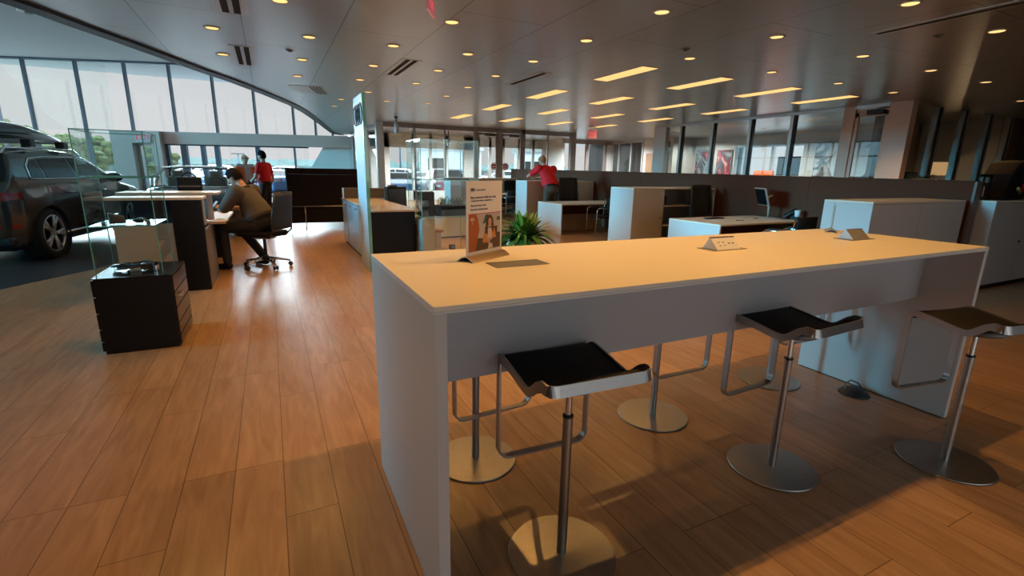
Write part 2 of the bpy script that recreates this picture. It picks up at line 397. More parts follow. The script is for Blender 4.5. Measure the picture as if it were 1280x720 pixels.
sun4 = lamp('SUN', 'added_near_fill_sun', (3, -40, 20), 0.22, (0.95, 0.90, 0.88), angle=R(28))  # added fill sun behind the viewer, lifts faces turned towards it
s4 = Vector((math.sin(R(174)), math.cos(R(174)), math.tan(R(6)))).normalized(); sun4.rotation_euler = s4.to_track_quat('Z', 'Y').to_euler()

# ------------------------------------------------------------------ setting: floors, ceilings, walls
CZ = 3.05
RIM = [(-8.2, -4.2), (-6.1, -0.8), (-4.55, 1.9), (-3.3, 4.4), (-2.362, 6.514), (-1.964, 7.341), (-1.76, 7.862), (-1.499, 8.451), (-1.217, 9.155), (-0.817, 10.164), (-0.335, 11.256),
       (0.228, 12.762), (0.799, 14.447), (1.2, 16.0), (1.54, 17.623), (2.0, 19.9), (2.429, 22.144), (2.85, 24.3), (3.10, 25.3), (3.5, 25.95)]
TILE = [(-9.0, -4.2), (-6.8, -0.8), (-5.15, 2.4), (-3.95, 5.4), (-2.952, 7.59), (-2.374, 8.572), (-1.75, 9.95), (-0.9, 12.0), (0.1, 14.6), (0.85, 17.6), (1.6, 21.5), (2.3, 26.3)]
FX0, FX1, FY0, FY1 = -14.0, 18.4, -4.2, 33.0
m = MB(); m.poly([(x, y, 0) for x, y in TILE] + [(FX1, 26.3, 0), (FX1, FY0, 0)], (0, 0, -0.12))
struct(m.build('floor', M['wood']))
m = MB(); m.poly([(x, y, 0) for x, y in TILE] + [(2.3, FY1, 0), (FX0, FY1, 0), (FX0, FY0, 0)], (0, 0, -0.12))
struct(m.build('floor_tile', M['tile']))
m = MB(); m.box(-160, 160, 26, 260, -0.32, -0.14); m.box(18.6, 160, -60, 26, -0.32, -0.14)
m.box(-160, -14.0, -60, 26, -0.32, -0.14); struct(m.build('ground', M['asphalt']))
m = MB(); m.poly([(x, y, CZ) for x, y in RIM] + [(FX1, 25.95, CZ), (FX1, FY0, CZ)], (0, 0, 0.12))
struct(m.build('ceiling', M['ceil']))
# dark edge strip of the curved ceiling, and the wall that rises from it to the high ceiling
def offs(pts, d):
    o = []
    for i, p in enumerate(pts):
        a = Vector(pts[max(0, i - 1)]); b = Vector(pts[min(len(pts) - 1, i + 1)]); t = (b - a).normalized()
        o.append((p[0] - t.y * d, p[1] + t.x * d))
    return o
O1 = offs(RIM, 0.20)
m = MB()
for i in range(len(RIM) - 1):
    a, b, c, d = RIM[i], RIM[i + 1], O1[i + 1], O1[i]
    m.loft([[(*a, CZ - 0.03), (*d, CZ - 0.03), (*d, CZ + 0.16), (*a, CZ + 0.16)], [(*b, CZ - 0.03), (*c, CZ - 0.03), (*c, CZ + 0.16), (*b, CZ + 0.16)]], smooth=False)
struct(m.build('trim_1', M['rim']))
m = MB(); HZ = 6.0
for i in range(len(RIM) - 1):
    a, b, c, d = RIM[i], RIM[i + 1], O1[i + 1], O1[i]
    m.loft([[(*a, CZ + 0.16), (*d, CZ + 0.16), (*d, HZ), (*a, HZ)], [(*b, CZ + 0.16), (*c, CZ + 0.16), (*c, HZ), (*b, HZ)]], smooth=False)
struct(m.build('wall_fascia', M['white_ceiling']))
m = MB(); m.box(-15.5, 18.6, -4.6, 33.2, HZ, HZ + 0.2); struct(m.build('ceiling_high', M['white_ceiling']))
m = MB(); m.box(-14.2, -1.5, -4.6, -4.2, -0.1, HZ); m.box(8.0, 18.6, -4.6, -4.2, -0.1, HZ); m.box(-1.5, 8.0, -4.6, -4.2, 2.9, HZ); m.box(-1.5, 8.0, -4.6, -4.2, -0.1, 0.1); struct(m.build('wall_near', M['darkwall']))
m = MB()
for k in range(6): m.box(-1.5 + 1.9 * k - 0.04, -1.5 + 1.9 * k + 0.04, -4.5, -4.35, 0.1, 2.9)
wnr = struct(m.build('window_added_fill', M['mull'])); m = MB(); m.box(-1.5, 8.0, -4.42, -4.41, 0.1, 2.9); struct(m.build('window_pane', M['glass'], wnr))  # unseen window added behind the viewer to let in fill light
m = MB(); m.box(18.2, 18.5, -4.3, 12.0, -0.1, HZ); m.box(18.2, 18.5, 15.0, 26.2, -0.1, HZ); m.box(18.2, 18.5, 12.0, 15.0, 2.6, HZ); m.box(18.2, 18.5, 12.0, 15.0, -0.1, 0.3); struct(m.build('wall_east', M['darkwall']))
m = MB()
for y in (12.06, 13.5, 14.94): m.box(18.22, 18.34, y - 0.06, y + 0.06, 0.3, 2.6)
we = struct(m.build('window_13', M['alu'])); m = MB(); m.box(18.28, 18.29, 12.0, 15.0, 0.3, 2.6); struct(m.build('window_pane', M['glass'], we))
m = MB(); m.box(-14.3, -14.0, -4.3, 4.6, -0.1, HZ); struct(m.build('wall_west', M['wall']))

# ---- far window wall (turned about 20 degrees)
WA = Vector((3.75, 25.93, 0)); WD = Vector((-0.9425, 0.3342, 0)).normalized(); WN = Vector((WD.y, -WD.x, 0))  # WN points to the inside
if WN.y > 0: WN = -WN
WR = Matrix((( WD.x, WN.x, 0, WA.x), (WD.y, WN.y, 0, WA.y), (0, 0, 1, 0), (0, 0, 0, 1)))
def wbox(m, s0, s1, d0, d1, z0, z1): return m.box(s0, s1, d0, d1, z0, z1, mtx=WR)
SMU = [0.79, 1.58, 2.58, 4.32, 6.10, 7.93, 9.82, 11.85, 13.99, 16.1, 18.2]
m = MB(); wbox(m, -0.3, 18.8, -0.12, 0.12, 5.92, 6.0)
for s in SMU: wbox(m, s - 0.035, s + 0.035, -0.10, 0.10, 2.93 if s < 10.5 else 0, 5.95)
win = struct(m.build('window_1', M['mull']))
m = MB(); wbox(m, -0.2, 18.8, -0.012, 0.0, 2.95, 5.92); o = struct(m.build('window_pane', M['glass'], win))
m = MB(); wbox(m, -0.2, 8.55, -0.15, 0.22, 2.42, 2.97); wbox(m, 8.5, 10.62, -0.3, 0.45, 2.42, 2.97)
struct(m.build('wall_transom', M['greywall']))
m = MB()   # entrance block of grey cladding with a door opening in it
wbox(m, 8.5, 8.86, -0.3, 0.45, 0, 2.42); wbox(m, 9.72, 10.62, -0.3, 0.45, 0, 2.42)
struct(m.build('wall_entrance', M['greywall']))
m = MB(); wbox(m, 8.86, 9.0, -0.1, 0.1, 0, 2.42); wbox(m, 9.58, 9.72, -0.1, 0.1, 0, 2.42); wbox(m, 9.0, 9.58, -0.1, 0.1, 2.3, 2.42)
dr = struct(m.build('door_1', M['alu']))
m = MB(); wbox(m, 9.0, 9.58, -0.01, 0.01, 0.02, 2.3); struct(m.build('door_glass', M['glass'], dr))
m = MB(); wbox(m, 9.06, 9.09, 0.03, 0.09, 0.9, 1.4); struct(m.build('door_handle', M['steel'], dr))
m = MB()
for s, hw in ((2.65, 0.03), (4.36, 0.09), (6.22, 0.10), (6.85, 0.09), (7.70, 0.13), (8.43, 0.07)): wbox(m, s - hw, s + hw, -0.09, 0.09, 0, 2.42)
wbox(m, 2.0, 8.5, -0.09, 0.09, 0, 0.10); wbox(m, 2.0, 8.5, -0.09, 0.09, 2.36, 2.42); wbox(m, 10.62, 18.8, -0.09, 0.09, 0, 0.12)
wl = struct(m.build('window_2', M['mull']))
m = MB(); wbox(m, 2.0, 8.5, -0.01, 0.0, 0.1, 2.36); wbox(m, 10.62, 18.8, -0.01, 0.0, 0.12, 5.92); struct(m.build('window_pane', M['glass'], wl))
m = MB()   # pale wall with a slanting edge
m.poly([WR @ Vector(q) for q in ((-0.2, 0.02, 0), (2.35, 0.02, 0), (2.02, 0.02, 1.3), (1.30, 0.02, 2.42), (-0.2, 0.02, 2.42))], WN * -0.2)
struct(m.build('wall_slanted', M['white_ceiling']))

# ---- west facade, all glass beyond y = 3.3
m = MB()
for y in [4.65 + 1.9 * k for k in range(15)]: m.box(-14.08, -13.92, y - 0.035, y + 0.035, 0, HZ)
m.box(-14.08, -13.92, 4.6, 32.6, 2.9, 2.98); m.box(-14.08, -13.92, 4.6, 32.6, 0, 0.1)
w3 = struct(m.build('window_3', M['mull']))
m = MB(); m.box(-14.01, -14.0, 4.6, 32.6, 0.1, HZ); struct(m.build('window_pane', M['glass'], w3))

# ---- back glass partition at y = 18.1
YB = 18.1
m = MB(); m.box(3.75, 11.75, YB - 0.05, YB + 0.05, 2.90, CZ)
for x, hw in ((4.89, 0.022), (6.04, 0.022), (9.33, 0.08), (10.48, 0.022)): m.box(x - hw, x + hw, YB - 0.05, YB + 0.05, 0, CZ)
m.box(11.58, 11.82, YB - 0.1, YB + 0.1, 0, CZ); m.box(7.20, 7.36, YB - 0.06, YB + 0.06, 0, CZ); m.box(8.17, 8.38, YB - 0.06, YB + 0.06, 0, CZ)
wb = struct(m.build('window_4', M['bronze']))
m = MB(); m.box(3.50, 3.75, YB - 0.12, YB + 0.12, 0, CZ); struct(m.build('trim_2', M['alu']))
m = MB(); m.box(3.75, 7.2, YB - 0.006, YB + 0.006, 0, 2.9); m.box(9.41, 11.58, YB - 0.006, YB + 0.006, 0, 2.9); struct(m.build('window_pane', M['officeglass'], wb))
for k, (a, b) in enumerate(((7.36, 8.17), (8.38, 9.25))):
    m = MB(); m.box(a, a + 0.04, YB - 0.03, YB + 0.03, 0.01, 2.88); m.box(b - 0.04, b, YB - 0.03, YB + 0.03, 0.01, 2.88); m.box(a, b, YB - 0.03, YB + 0.03, 2.8, 2.88); m.box(a, b, YB - 0.03, YB + 0.03, 0.01, 0.12)
    d = struct(m.build('door_%d' % (k + 2), M['bronze']))
    m = MB(); m.box(a + 0.04, b - 0.04, YB - 0.005, YB + 0.005, 0.12, 2.8); struct(m.build('door_glass', M['officeglass'], d))
    cx = a + 0.5 if k == 0 else b - 0.35
    m = MB(); m.box(cx - 0.2, cx + 0.2, YB - 0.13, YB - 0.03, 2.76, 2.87, 0.01); struct(m.build('door_closer', M['darkwall'], d))
    sx = b - 0.13 if k == 0 else a + 0.16
    m = MB(); m.cyl((0, 0), 0.15, 0, 0.004, 24); st = struct(m.build('door_sticker', M['paper'], d))
    st.location = (sx, YB - 0.035, 1.62); st.rotation_euler = (R(90), 0, 0)
    m = MB(); m.box(-0.11, 0.11, 0.02, 0.07, 0.004, 0.007); m.box(-0.09, 0.09, -0.06, -0.02, 0.004, 0.007); r_ = struct(m.build('sticker_print', M['redink'], d))
    r_.location = (sx, YB - 0.035, 1.62); r_.rotation_euler = (R(90), 0, 0)
# side glazing of that room, running back to the window wall
m = MB()
for y in (20.8, 22.0, 23.3, 24.6): m.box(3.66, 3.76, y - 0.06, y + 0.06, 0, CZ)
m.box(3.66, 3.76, YB, 25.9, 2.92, CZ)
ws = struct(m.build('window_5', M['alu']))
m = MB(); m.box(3.70, 3.712, YB + 0.1, 25.9, 0, 2.92); struct(m.build('window_pane', M['officeglass'], ws))
# outer wall behind with four window openings
YO = 23.5
m = MB(); m.box(3.78, 5.14, YO, YO + 0.2, 0, CZ); m.box(6.21, 6.36, YO, YO + 0.2, 0, CZ); m.box(7.07, 7.19, YO, YO + 0.2, 0, CZ); m.box(7.83, 8.0, YO, YO + 0.2, 0, CZ)
m.box(8.83, 9.6, YO, YO + 0.2, 0, CZ); m.box(3.78, 9.6, YO, YO + 0.2, 2.44, CZ); m.box(3.78, 9.6, YO, YO + 0.2, 0, 0.45)
struct(m.build('wall_back', M['wall']))
m = MB(); m.box(5.14, 8.83, YO + 0.1, YO + 0.11, 0.45, 2.44); struct(m.build('window_6', M['glass']))
m = MB()
for x in (9.6, 10.25, 11.0, 11.9, 12.75, 13.4): m.box(x - 0.07, x + 0.07, YO, YO + 0.14, 0, CZ)
m.box(9.6, 13.4, YO, YO + 0.14, 2.62, CZ); m.box(9.6, 13.4, YO, YO + 0.14, 0, 0.15)
w7 = struct(m.build('window_7', M['alu'])); m = MB(); m.box(9.6, 13.4, YO + 0.07, YO + 0.08, 0.15, 2.62); struct(m.build('window_pane', M['glass'], w7))
# glazed recess further along
m = MB()
for x in (13.95, 14.8, 15.95): m.box(x - 0.07, x + 0.07, 21.45, 21.6, 0, 2.98)
m.box(13.4, 16.4, 21.45, 21.6, 2.86, CZ)
w8 = struct(m.build('window_8', M['bronze'])); m = MB(); m.box(13.9, 16.0, 21.5, 21.51, 0, 2.86); struct(m.build('window_pane', M['officeglass'], w8))
m = MB(); m.box(13.3, 13.45, 21.5, YO + 0.1, 0, CZ); m.box(16.0, 16.5, 21.5, 21.7, 0, CZ); struct(m.build('wall_recess', M['wall']))
m = MB()
for y in (20.9, 19.95, 19.1): m.box(16.36, 16.46, y - 0.05, y + 0.05, 0, CZ)
m.box(16.36, 16.46, 19.1, 21.5, 2.92, CZ)
w9 = struct(m.build('window_9', M['alu'])); m = MB(); m.box(16.4, 16.41, 19.1, 21.5, 0, 2.92); struct(m.build('window_pane', M['officeglass'], w9))
m = MB(); m.box(16.40, 16.55, 18.0, 19.05, 0, CZ); m.poly([(12.44, 13.8, 0), (16.42, 18.0, 0), (16.42, 18.15, 0), (12.44, 13.95, 0)], (0, 0, CZ)); m.box(16.5, 18.2, 17.2, 17.4, 0, CZ); struct(m.build('wall_white', M['wall']))
m = MB(); m.box(16.33, 16.40, 18.22, 18.78, 0, 2.38); d = struct(m.build('door_4', M['woodbrown']))
m = MB(); m.box(16.30, 16.33, 18.30, 18.34, 1.0, 1.12); struct(m.build('door_handle', M['steel'], d))

m = MB(); m.box(12.45, 17.9, 6.4, 17.2, 0.0, 0.006); struct(m.build('floor_added_dark_layer', mat('added_dark_layer', (0.018, 0.017, 0.017, 1), 0.95, noise=0.2, nscale=40)))  # unseen dark layer added to dim these rooms' reflection in the ceiling
# ---- glazed offices along x = 12.35
XG = 12.35
m = MB()
for y in (12.56, 11.26, 9.93, 8.68): m.box(XG - 0.05, XG + 0.05, y - 0.045, y + 0.045, 0, CZ)
m.box(XG - 0.06, XG + 0.06, 6.1, 13.75, 2.98, CZ)
wo = struct(m.build('window_10', M['alu']))
m = MB()
for y in (12.56, 11.26, 9.93, 8.68): m.box(XG - 0.03, XG + 0.06, y - 0.10, y - 0.045, 0, 2.98)
struct(m.build('window_seal', M['rim'], wo))
m = MB(); m.box(XG - 0.005, XG + 0.005, 7.3, 13.2, 0, 2.98); struct(m.build('window_pane', M['officeglass'], wo))
m = MB(); m.box(XG - 0.08, XG + 0.08, 13.2, 13.75, 0, CZ); struct(m.build('trim_3', M['alu']))
m = MB(); m.box(XG - 0.07, XG + 0.07, 7.13, 7.38, 0, CZ); m.box(XG - 0.08, XG + 0.12, 5.98, 6.42, 0, CZ); struct(m.build('trim_4', M['cream']))
m = MB(); m.box(XG - 0.03, XG + 0.03, 7.05, 7.12, 0.01, 2.9); m.box(XG - 0.03, XG + 0.03, 6.43, 6.5, 0.01, 2.9); m.box(XG - 0.03, XG + 0.03, 6.43, 7.12, 2.80, 2.96); m.box(XG - 0.03, XG + 0.03, 6.43, 7.12, 0.01, 0.15)
d = struct(m.build('door_5', M['cream'])); m = MB(); m.box(XG - 0.005, XG + 0.005, 6.5, 7.05, 0.15, 2.8); struct(m.build('door_glass', M['officeglass'], d))
m = MB(); m.box(XG - 0.13, XG - 0.03, 6.5, 6.85, 2.83, 2.93, 0.01); struct(m.build('door_closer', M['rim'], d))
m = MB(); m.box(17.9, 18.1, 6.5, 12.0, 0, CZ); m.box(17.9, 18.1, 15.0, 17.2, 0, CZ); m.box(17.9, 18.1, 12.0, 15.0, 2.6, CZ); m.box(17.9, 18.1, 12.0, 15.0, 0, 0.3); struct(m.build('wall_gallery', M['wall']))
# ---- dim office with four black and steel mullions, y = 6.3
YR = 6.3
m = MB()
for x in (14.03, 15.24, 16.5, 17.65): m.box(x - 0.05, x + 0.05, YR - 0.05, YR + 0.05, 0, CZ)
w11 = struct(m.build('window_11', M['rim']))
m = MB()
for x in (14.03, 15.24, 16.5, 17.65):
    m.box(x - 0.10, x - 0.05, YR - 0.06, YR + 0.06, 0, CZ); m.box(x + 0.05, x + 0.11, YR - 0.06, YR + 0.06, 0, CZ)
struct(m.build('window_frame', M['alu'], w11))
m = MB(); m.box(12.45, 17.75, YR - 0.005, YR + 0.005, 0, CZ); struct(m.build('window_pane', M['officeglass'], w11))
m = MB(); m.box(17.75, 18.2, YR - 0.08, YR + 0.08, 0, CZ); struct(m.build('trim_5', M['woodbrown']))
m = MB(); m.poly([(12.6, 6.75, 0), (17.9, 8.35, 0), (17.9, 8.45, 0), (12.6, 6.85, 0)], (0, 0, CZ)); struct(m.build('wall_office', M['tanwall']))
# ------------------------------------------------------------------ ceiling fixtures
DLP = {}
vis = [(-.45, 7.25), (-.45, 8.8), (.61, 7.1), (.61, 8.57), (.62, 10.1), (.25, 5.77), (1.97, 5.6), (1.64, 7.0), (2.67, 6.93), (1.65, 8.45), (2.66, 8.27), (1.67, 9.86), (3.67, 8.2), (2.67, 9.67), (2.07, 11.3), (3.68, 9.56),
       (2.72, 12.5), (1.71, 12.8), (1.72, 14.3), (3.69, 10.9), (3.69, 12.3), (3.72, 4.21), (3.69, 5.5), (3.68, 6.86), (5.49, 5.56), (5.52, 4.24), (7.28, 5.6), (7.34, 4.29), (9.08, 5.64), (9.14, 4.31), (5.54, 2.89), (7.34, 2.91),
       (10.95, 4.33), (10.88, 5.68), (14.06, 4.92), (7.02, 15.97), (10.32, 15.78), (12.0, 15.73)]
over = [(3.15, 1.75), (1.15, 1.80), (2.15, 1.80), (0.2, 3.3), (-0.9, 4.6), (-1.6, 2.4), (-0.9, 0.6), (4.4, 0.6), (1.9, 3.9)]   # above and behind the viewer
m = MB(); m.lathe([(0.068, 0.0), (0.084, -0.010), (0.092, -0.004), (0.092, 0.0)], 28); trim0 = m.build('trim_ring', M['alu'])
m = MB(); m.lathe([(0, -0.004), (0.069, -0.004), (0.069, 0.0), (0, 0.0)], 28); lens0 = m.build('lens', M['emit_warm'])
rows = sorted({round(y) for x, y in vis})
POWER = 53.0
def dl_power(x, y):
    p = POWER
    if x > 4.5: p *= 0.42
    if x > 7: p *= 0.5
    if (x, y) in over: p *= 0.8
    if (x, y) in over[:3]: p *= 1.85
    if (x, y) == (0.2, 3.3): p *= 1.5
    if (x, y) == (4.4, 0.6): p *= 0.3
    if (x, y) in ((-1.6, 2.4), (-0.9, 0.6)): p *= 0.6
    if (x, y) in ((10.95, 4.33), (10.88, 5.68)): p *= 7
    return p
first = True
for (x, y) in sorted(vis, key=lambda q: (round(q[1]), q[0])) + over:
    seen = (x, y) in vis
    if seen:
        rk = rows.index(round(y)); same = sorted(q[0] for q in vis if round(q[1]) == round(y)); i = same.index(x)
        lab = 'round warm downlight, %s from the window side in the %s ceiling row' % (ORD[i], ORD[rk] if rk < len(ORD) else 'twelfth')
    else:
        lab = 'round warm recessed downlight in the ceiling over the viewer'
    t = thing('downlight', lab, 'downlight', (x, y, CZ), 0, 'recessed ceiling downlights' if seen else 'downlights over the viewer')
    if first: trim0.parent = t; lens0.parent = t; first = False
    else:
        for q in (trim0, lens0): c = q.copy(); COL.objects.link(c); c.parent = t
    lamp('SPOT', 'downlight_bulb', (0, 0, -0.03), dl_power(x, y), (1.0, 0.50, 0.13), t, spot_size=R(120), spot_blend=0.6, shadow_soft_size=0.0)
PX, PY = (5.42, 7.1, 8.92, 10.72), (6.93, 9.5, 12.05, 14.65)
m = MB(); m.box(-0.165, 0.165, -0.66, 0.66, -0.006, 0.0); m.box(-0.15, 0.15, -0.645, 0.645, -0.0065, -0.0055); pf0 = m.build('frame', M['alu'])
m = MB(); m.box(-0.148, 0.148, -0.643, 0.643, -0.009, -0.006); pd0 = m.build('diffuser', M['emit_panel'])
for j, y in enumerate(PY):
    for i, x in enumerate(PX):
        t = thing('ceiling_light_panel', 'long warm rectangular ceiling light, %s from the window side in the %s row from the camera' % (ORD[i], ORD[j]), 'ceiling light', (x, y, CZ), 0, 'rectangular lights over the cubicles')
        if i + j == 0: pf0.parent = t; pd0.parent = t
        else:
            for q in (pf0, pd0): c = q.copy(); COL.objects.link(c); c.parent = t
        lamp('SPOT', 'panel_lamp', (0, 0, -0.03), 12 if x < 8 else 8, (1.0, 0.62, 0.34), t, spot_size=R(150), spot_blend=0.8, shadow_soft_size=0.0)
# linear slot diffusers and grilles
def slot(x, y0, y1, lab, n=2, wdt=0.055):
    t = thing('slot_diffuser', lab, 'air vent', (x, (y0 + y1) / 2, CZ)); L = (y1 - y0) / 2
    m = MB(); W = n * wdt + 0.05
    m.box(-W, W, -L - 0.03, L + 0.03, -0.005, 0); m.build('frame', M['alu'], t)
    for k in range(n):
        c = (k - (n - 1) / 2) * wdt * 2
        m = MB(); m.box(c - wdt * 0.6, c + wdt * 0.6, -L, L, -0.008, -0.004); m.build('slot', M['slot'], t)
slot(-0.18, 8.1, 9.45, 'double dark slot vent in the ceiling near the curved edge, further one')
slot(-0.2, 5.3, 6.45, 'double dark slot vent in the ceiling near the curved edge, nearer the camera')
slot(2.08, 7.72, 9.05, 'dark double slot vent in the ceiling before the tall pale emblem slab')
slot(4.26, 7.53, 8.78, 'thin dark slot vent in the ceiling next to the first light panels', 1, 0.07)
slot(6.35, 2.35, 3.6, 'faint thin slot line in the dark ceiling above the far table end', 2, 0.018)
t = thing('ceiling_grille', 'pale square air grille with slats in the ceiling by the curved edge', 'air vent', (0.95, 11.7, CZ), R(-14))
m = MB(); m.box(-0.32, 0.32, -0.55, 0.55, -0.006, 0); m.build('frame', M['alu'], t)
m = MB()
for k in range(4): m.box(0.06 + k * 0.06, 0.085 + k * 0.06, -0.5, 0.5, -0.010, -0.005)
m.build('slats', M['slot'], t)
for (x, y, lab) in ((3.756, 16.03, 'white security camera hanging from the ceiling before the back glass wall'),):
    t = thing('security_camera', lab, 'security camera', (x, y, CZ))
    m = MB(); m.cyl((0, 0), 0.06, -0.04, 0.0, 16); m.cyl((0, 0), 0.02, -0.16, -0.03, 10); m.build('mount', M['plastic'], t)
    m = MB(); m.cyl((0, 0), 0.07, -0.50, -0.14, 18, 0.02); m.build('housing', M['paper'], t)
t = thing('security_camera', 'small dark camera hanging from the ceiling inside the glazed back room', 'security camera', (6.9, 20.2, CZ))
m = MB(); m.cyl((0, 0), 0.02, -0.32, 0.0, 10); m.build('mount', M['plastic'], t)
m = MB(); m.ell((0, 0, -0.42), (0.13, 0.13, 0.11)); m.cyl((0, 0), 0.07, -0.62, -0.42, 14); m.build('housing', M['greyplastic'], t)
for (x, y, lab) in ((0.42, 8.0, 'small dark smoke detector among the ceiling downlights by the windows'), (5.05, 5.2, 'small dark sprinkler head in the brown ceiling'), (7.0, 3.3, 'tiny dark sprinkler head in the ceiling above the far table end')):
    t = thing('smoke_detector', lab, 'detector', (x, y, CZ)); m = MB(); m.cyl((0, 0), 0.05, -0.012, 0, 18, 0.005); m.build('body', M['greyplastic'], t)
    m = MB(); m.cyl((0, 0), 0.02, -0.022, -0.012, 12); m.build('sensor', M['plastic'], t)
t = thing('smoke_detector', 'pale round detector on the high white ceiling by the windows', 'detector', (-6.2, 21.4, HZ)); m = MB(); m.cyl((0, 0), 0.28, -0.05, 0, 20, 0.02); m.build('body', M['alu'], t)
m = MB(); m.cyl((0, 0), 0.1, -0.09, -0.05, 14); m.build('sensor', M['greyplastic'], t)
t = thing('downlight', 'single small warm downlight on the high white ceiling', 'downlight', (-5.5, 22.2, HZ)); m = MB(); m.cyl((0, 0), 0.13, -0.02, 0, 20); m.build('trim_ring', M['alu'], t)
m = MB(); m.cyl((0, 0), 0.10, -0.03, -0.02, 20); m.build('lens', M['emit_warm'], t)
# exit signs
def exit_sign(lab, loc, rz, w_, h_, hang=0.0, panel=None, txt=None):
    t = thing('exit_sign', lab, 'exit sign', loc, rz)
    m = MB(); m.box(-w_ / 2, w_ / 2, -0.012, 0.012, 0, h_); m.build('panel', panel or M['paper'], t)
    text_part('lettering', 'EXIT', h_ * 0.72, Matrix.Translation((0, -0.0135, h_ * 0.24)) @ Matrix.Rotation(R(90), 4, 'X'), txt or M['exitred'], t, align='CENTER')
    if hang > 0:
        m = MB(); m.box(-w_ / 2, w_ / 2, -0.03, 0.03, h_ + hang - 0.03, h_ + hang); m.tube([(-w_ * 0.3, 0, h_), (-w_ * 0.3, 0, h_ + hang - 0.02)], 0.008, 8); m.tube([(w_ * 0.3, 0, h_), (w_ * 0.3, 0, h_ + hang - 0.02)], 0.008, 8)
        m.build('hanger', M['alu'], t)
    return t
M['exitpane'] = mat('pink_acrylic', (0.75, 0.30, 0.32, 1), 0.3, emit=(0.8, 0.2, 0.22, 1), estr=0.25)
exit_sign('pink lit exit sign hanging from the ceiling beyond the cubicles', (10.52, 15.0, 2.64), 0, 0.36, 0.30, 0.11, M['exitpane'])
exit_sign('red edge-lit exit sign hanging from the ceiling near the camera', (1.52, 4.92, 2.90), R(62), 0.30, 0.15, 0.0, M['exitpane'])
e = exit_sign('white exit sign with red letters on the grey entrance block by the cars', (0, 0, 0), 0, 0.62, 0.42)
P_ = WR @ Vector((9.2, 0.47, 2.46)); e.location = P_; e.rotation_euler = (0, 0, math.atan2(-WD.y, -WD.x))
# lamp glow in the dim office, then added fill lights for the glazed rooms
lamp('POINT', 'office_lamp_light', (16.75, 7.05, 1.40), 5, (1, 0.66, 0.36), shadow_soft_size=0.0)
for x, y, e_, c_ in ((14.2, 9.6, 130, (0.95, 1.0, 0.90)), (15.6, 12.0, 170, (0.95, 1.0, 0.92)), (14.2, 14.6, 130, (0.95, 1.0, 0.92)), (16.6, 15.8, 110, (0.95, 1.0, 0.92)), (5.4, 20.6, 150, (0.92, 0.97, 1.0)), (8.4, 20.6, 150, (0.92, 0.97, 1.0)), (11.6, 20.2, 120, (0.95, 0.97, 1.0)), (14.6, 19.6, 120, (0.95, 0.97, 1.0))):
    t = thing('downlight', 'round added fill light in the ceiling of a glazed room behind the partition', 'downlight', (x, y, CZ), 0, 'added fill lights in the glazed rooms')
    for q in (trim0, lens0): c = q.copy(); COL.objects.link(c); c.parent = t
    lamp('SPOT', 'downlight_bulb', (0, 0, -0.03), e_ * (5.0 if y > 18 else 1.6), c_, t, spot_size=R(165), spot_blend=0.5, shadow_soft_size=0.0)  # bulb of the added fill light
# ------------------------------------------------------------------ the long high table
TX0, TX1, TY0, TY1, TZ = 0.385, 3.692, 1.270, 2.224, 1.083
t = thing('high_table', 'long pale bar-height table with a cream top, solid ends and black-seated stools around it', 'table', (0, 0, 0))
m = MB(); m.box(TX0, TX1, TY0, TY1, TZ - 0.016, TZ); m.build('table_top', M['lamtop'], t, bevel=0.0015)
m = MB(); m.box(TX0, TX1, TY0 - 0.0015, TY1 + 0.0015, TZ - 0.022, TZ - 0.016); m.box(TX0 - 0.0015, TX0, TY0, TY1, TZ - 0.014, TZ - 0.001); m.build('edge_band', M['lamedge'], t)
for a, b in ((TX0, TX0 + 0.038), (TX1 - 0.038, TX1)):
    m = MB(); m.box(a, b, TY0, TY1, 0.006, TZ - 0.0222); m.build('end_panel', M['lam'], t, bevel=0.002)
    m = MB(); m.box(a + 0.006, b - 0.006, TY0 + 0.01, TY1 - 0.01, 0, 0.006); m.build('foot_strip', M['black'], t)
for y in (1.555, 1.925):
    m = MB(); m.box(TX0 + 0.038, TX1 - 0.038, y - 0.01, y + 0.01, 0.717, TZ - 0.022); m.build('apron', M['apron'], t)

# ------------------------------------------------------------------ bar stools
def arc(c, r, a0, a1, n):
    return [(c[0] + r * math.cos(R(a0 + (a1 - a0) * k / n)), c[1] + r * math.sin(R(a0 + (a1 - a0) * k / n))) for k in range(n + 1)]
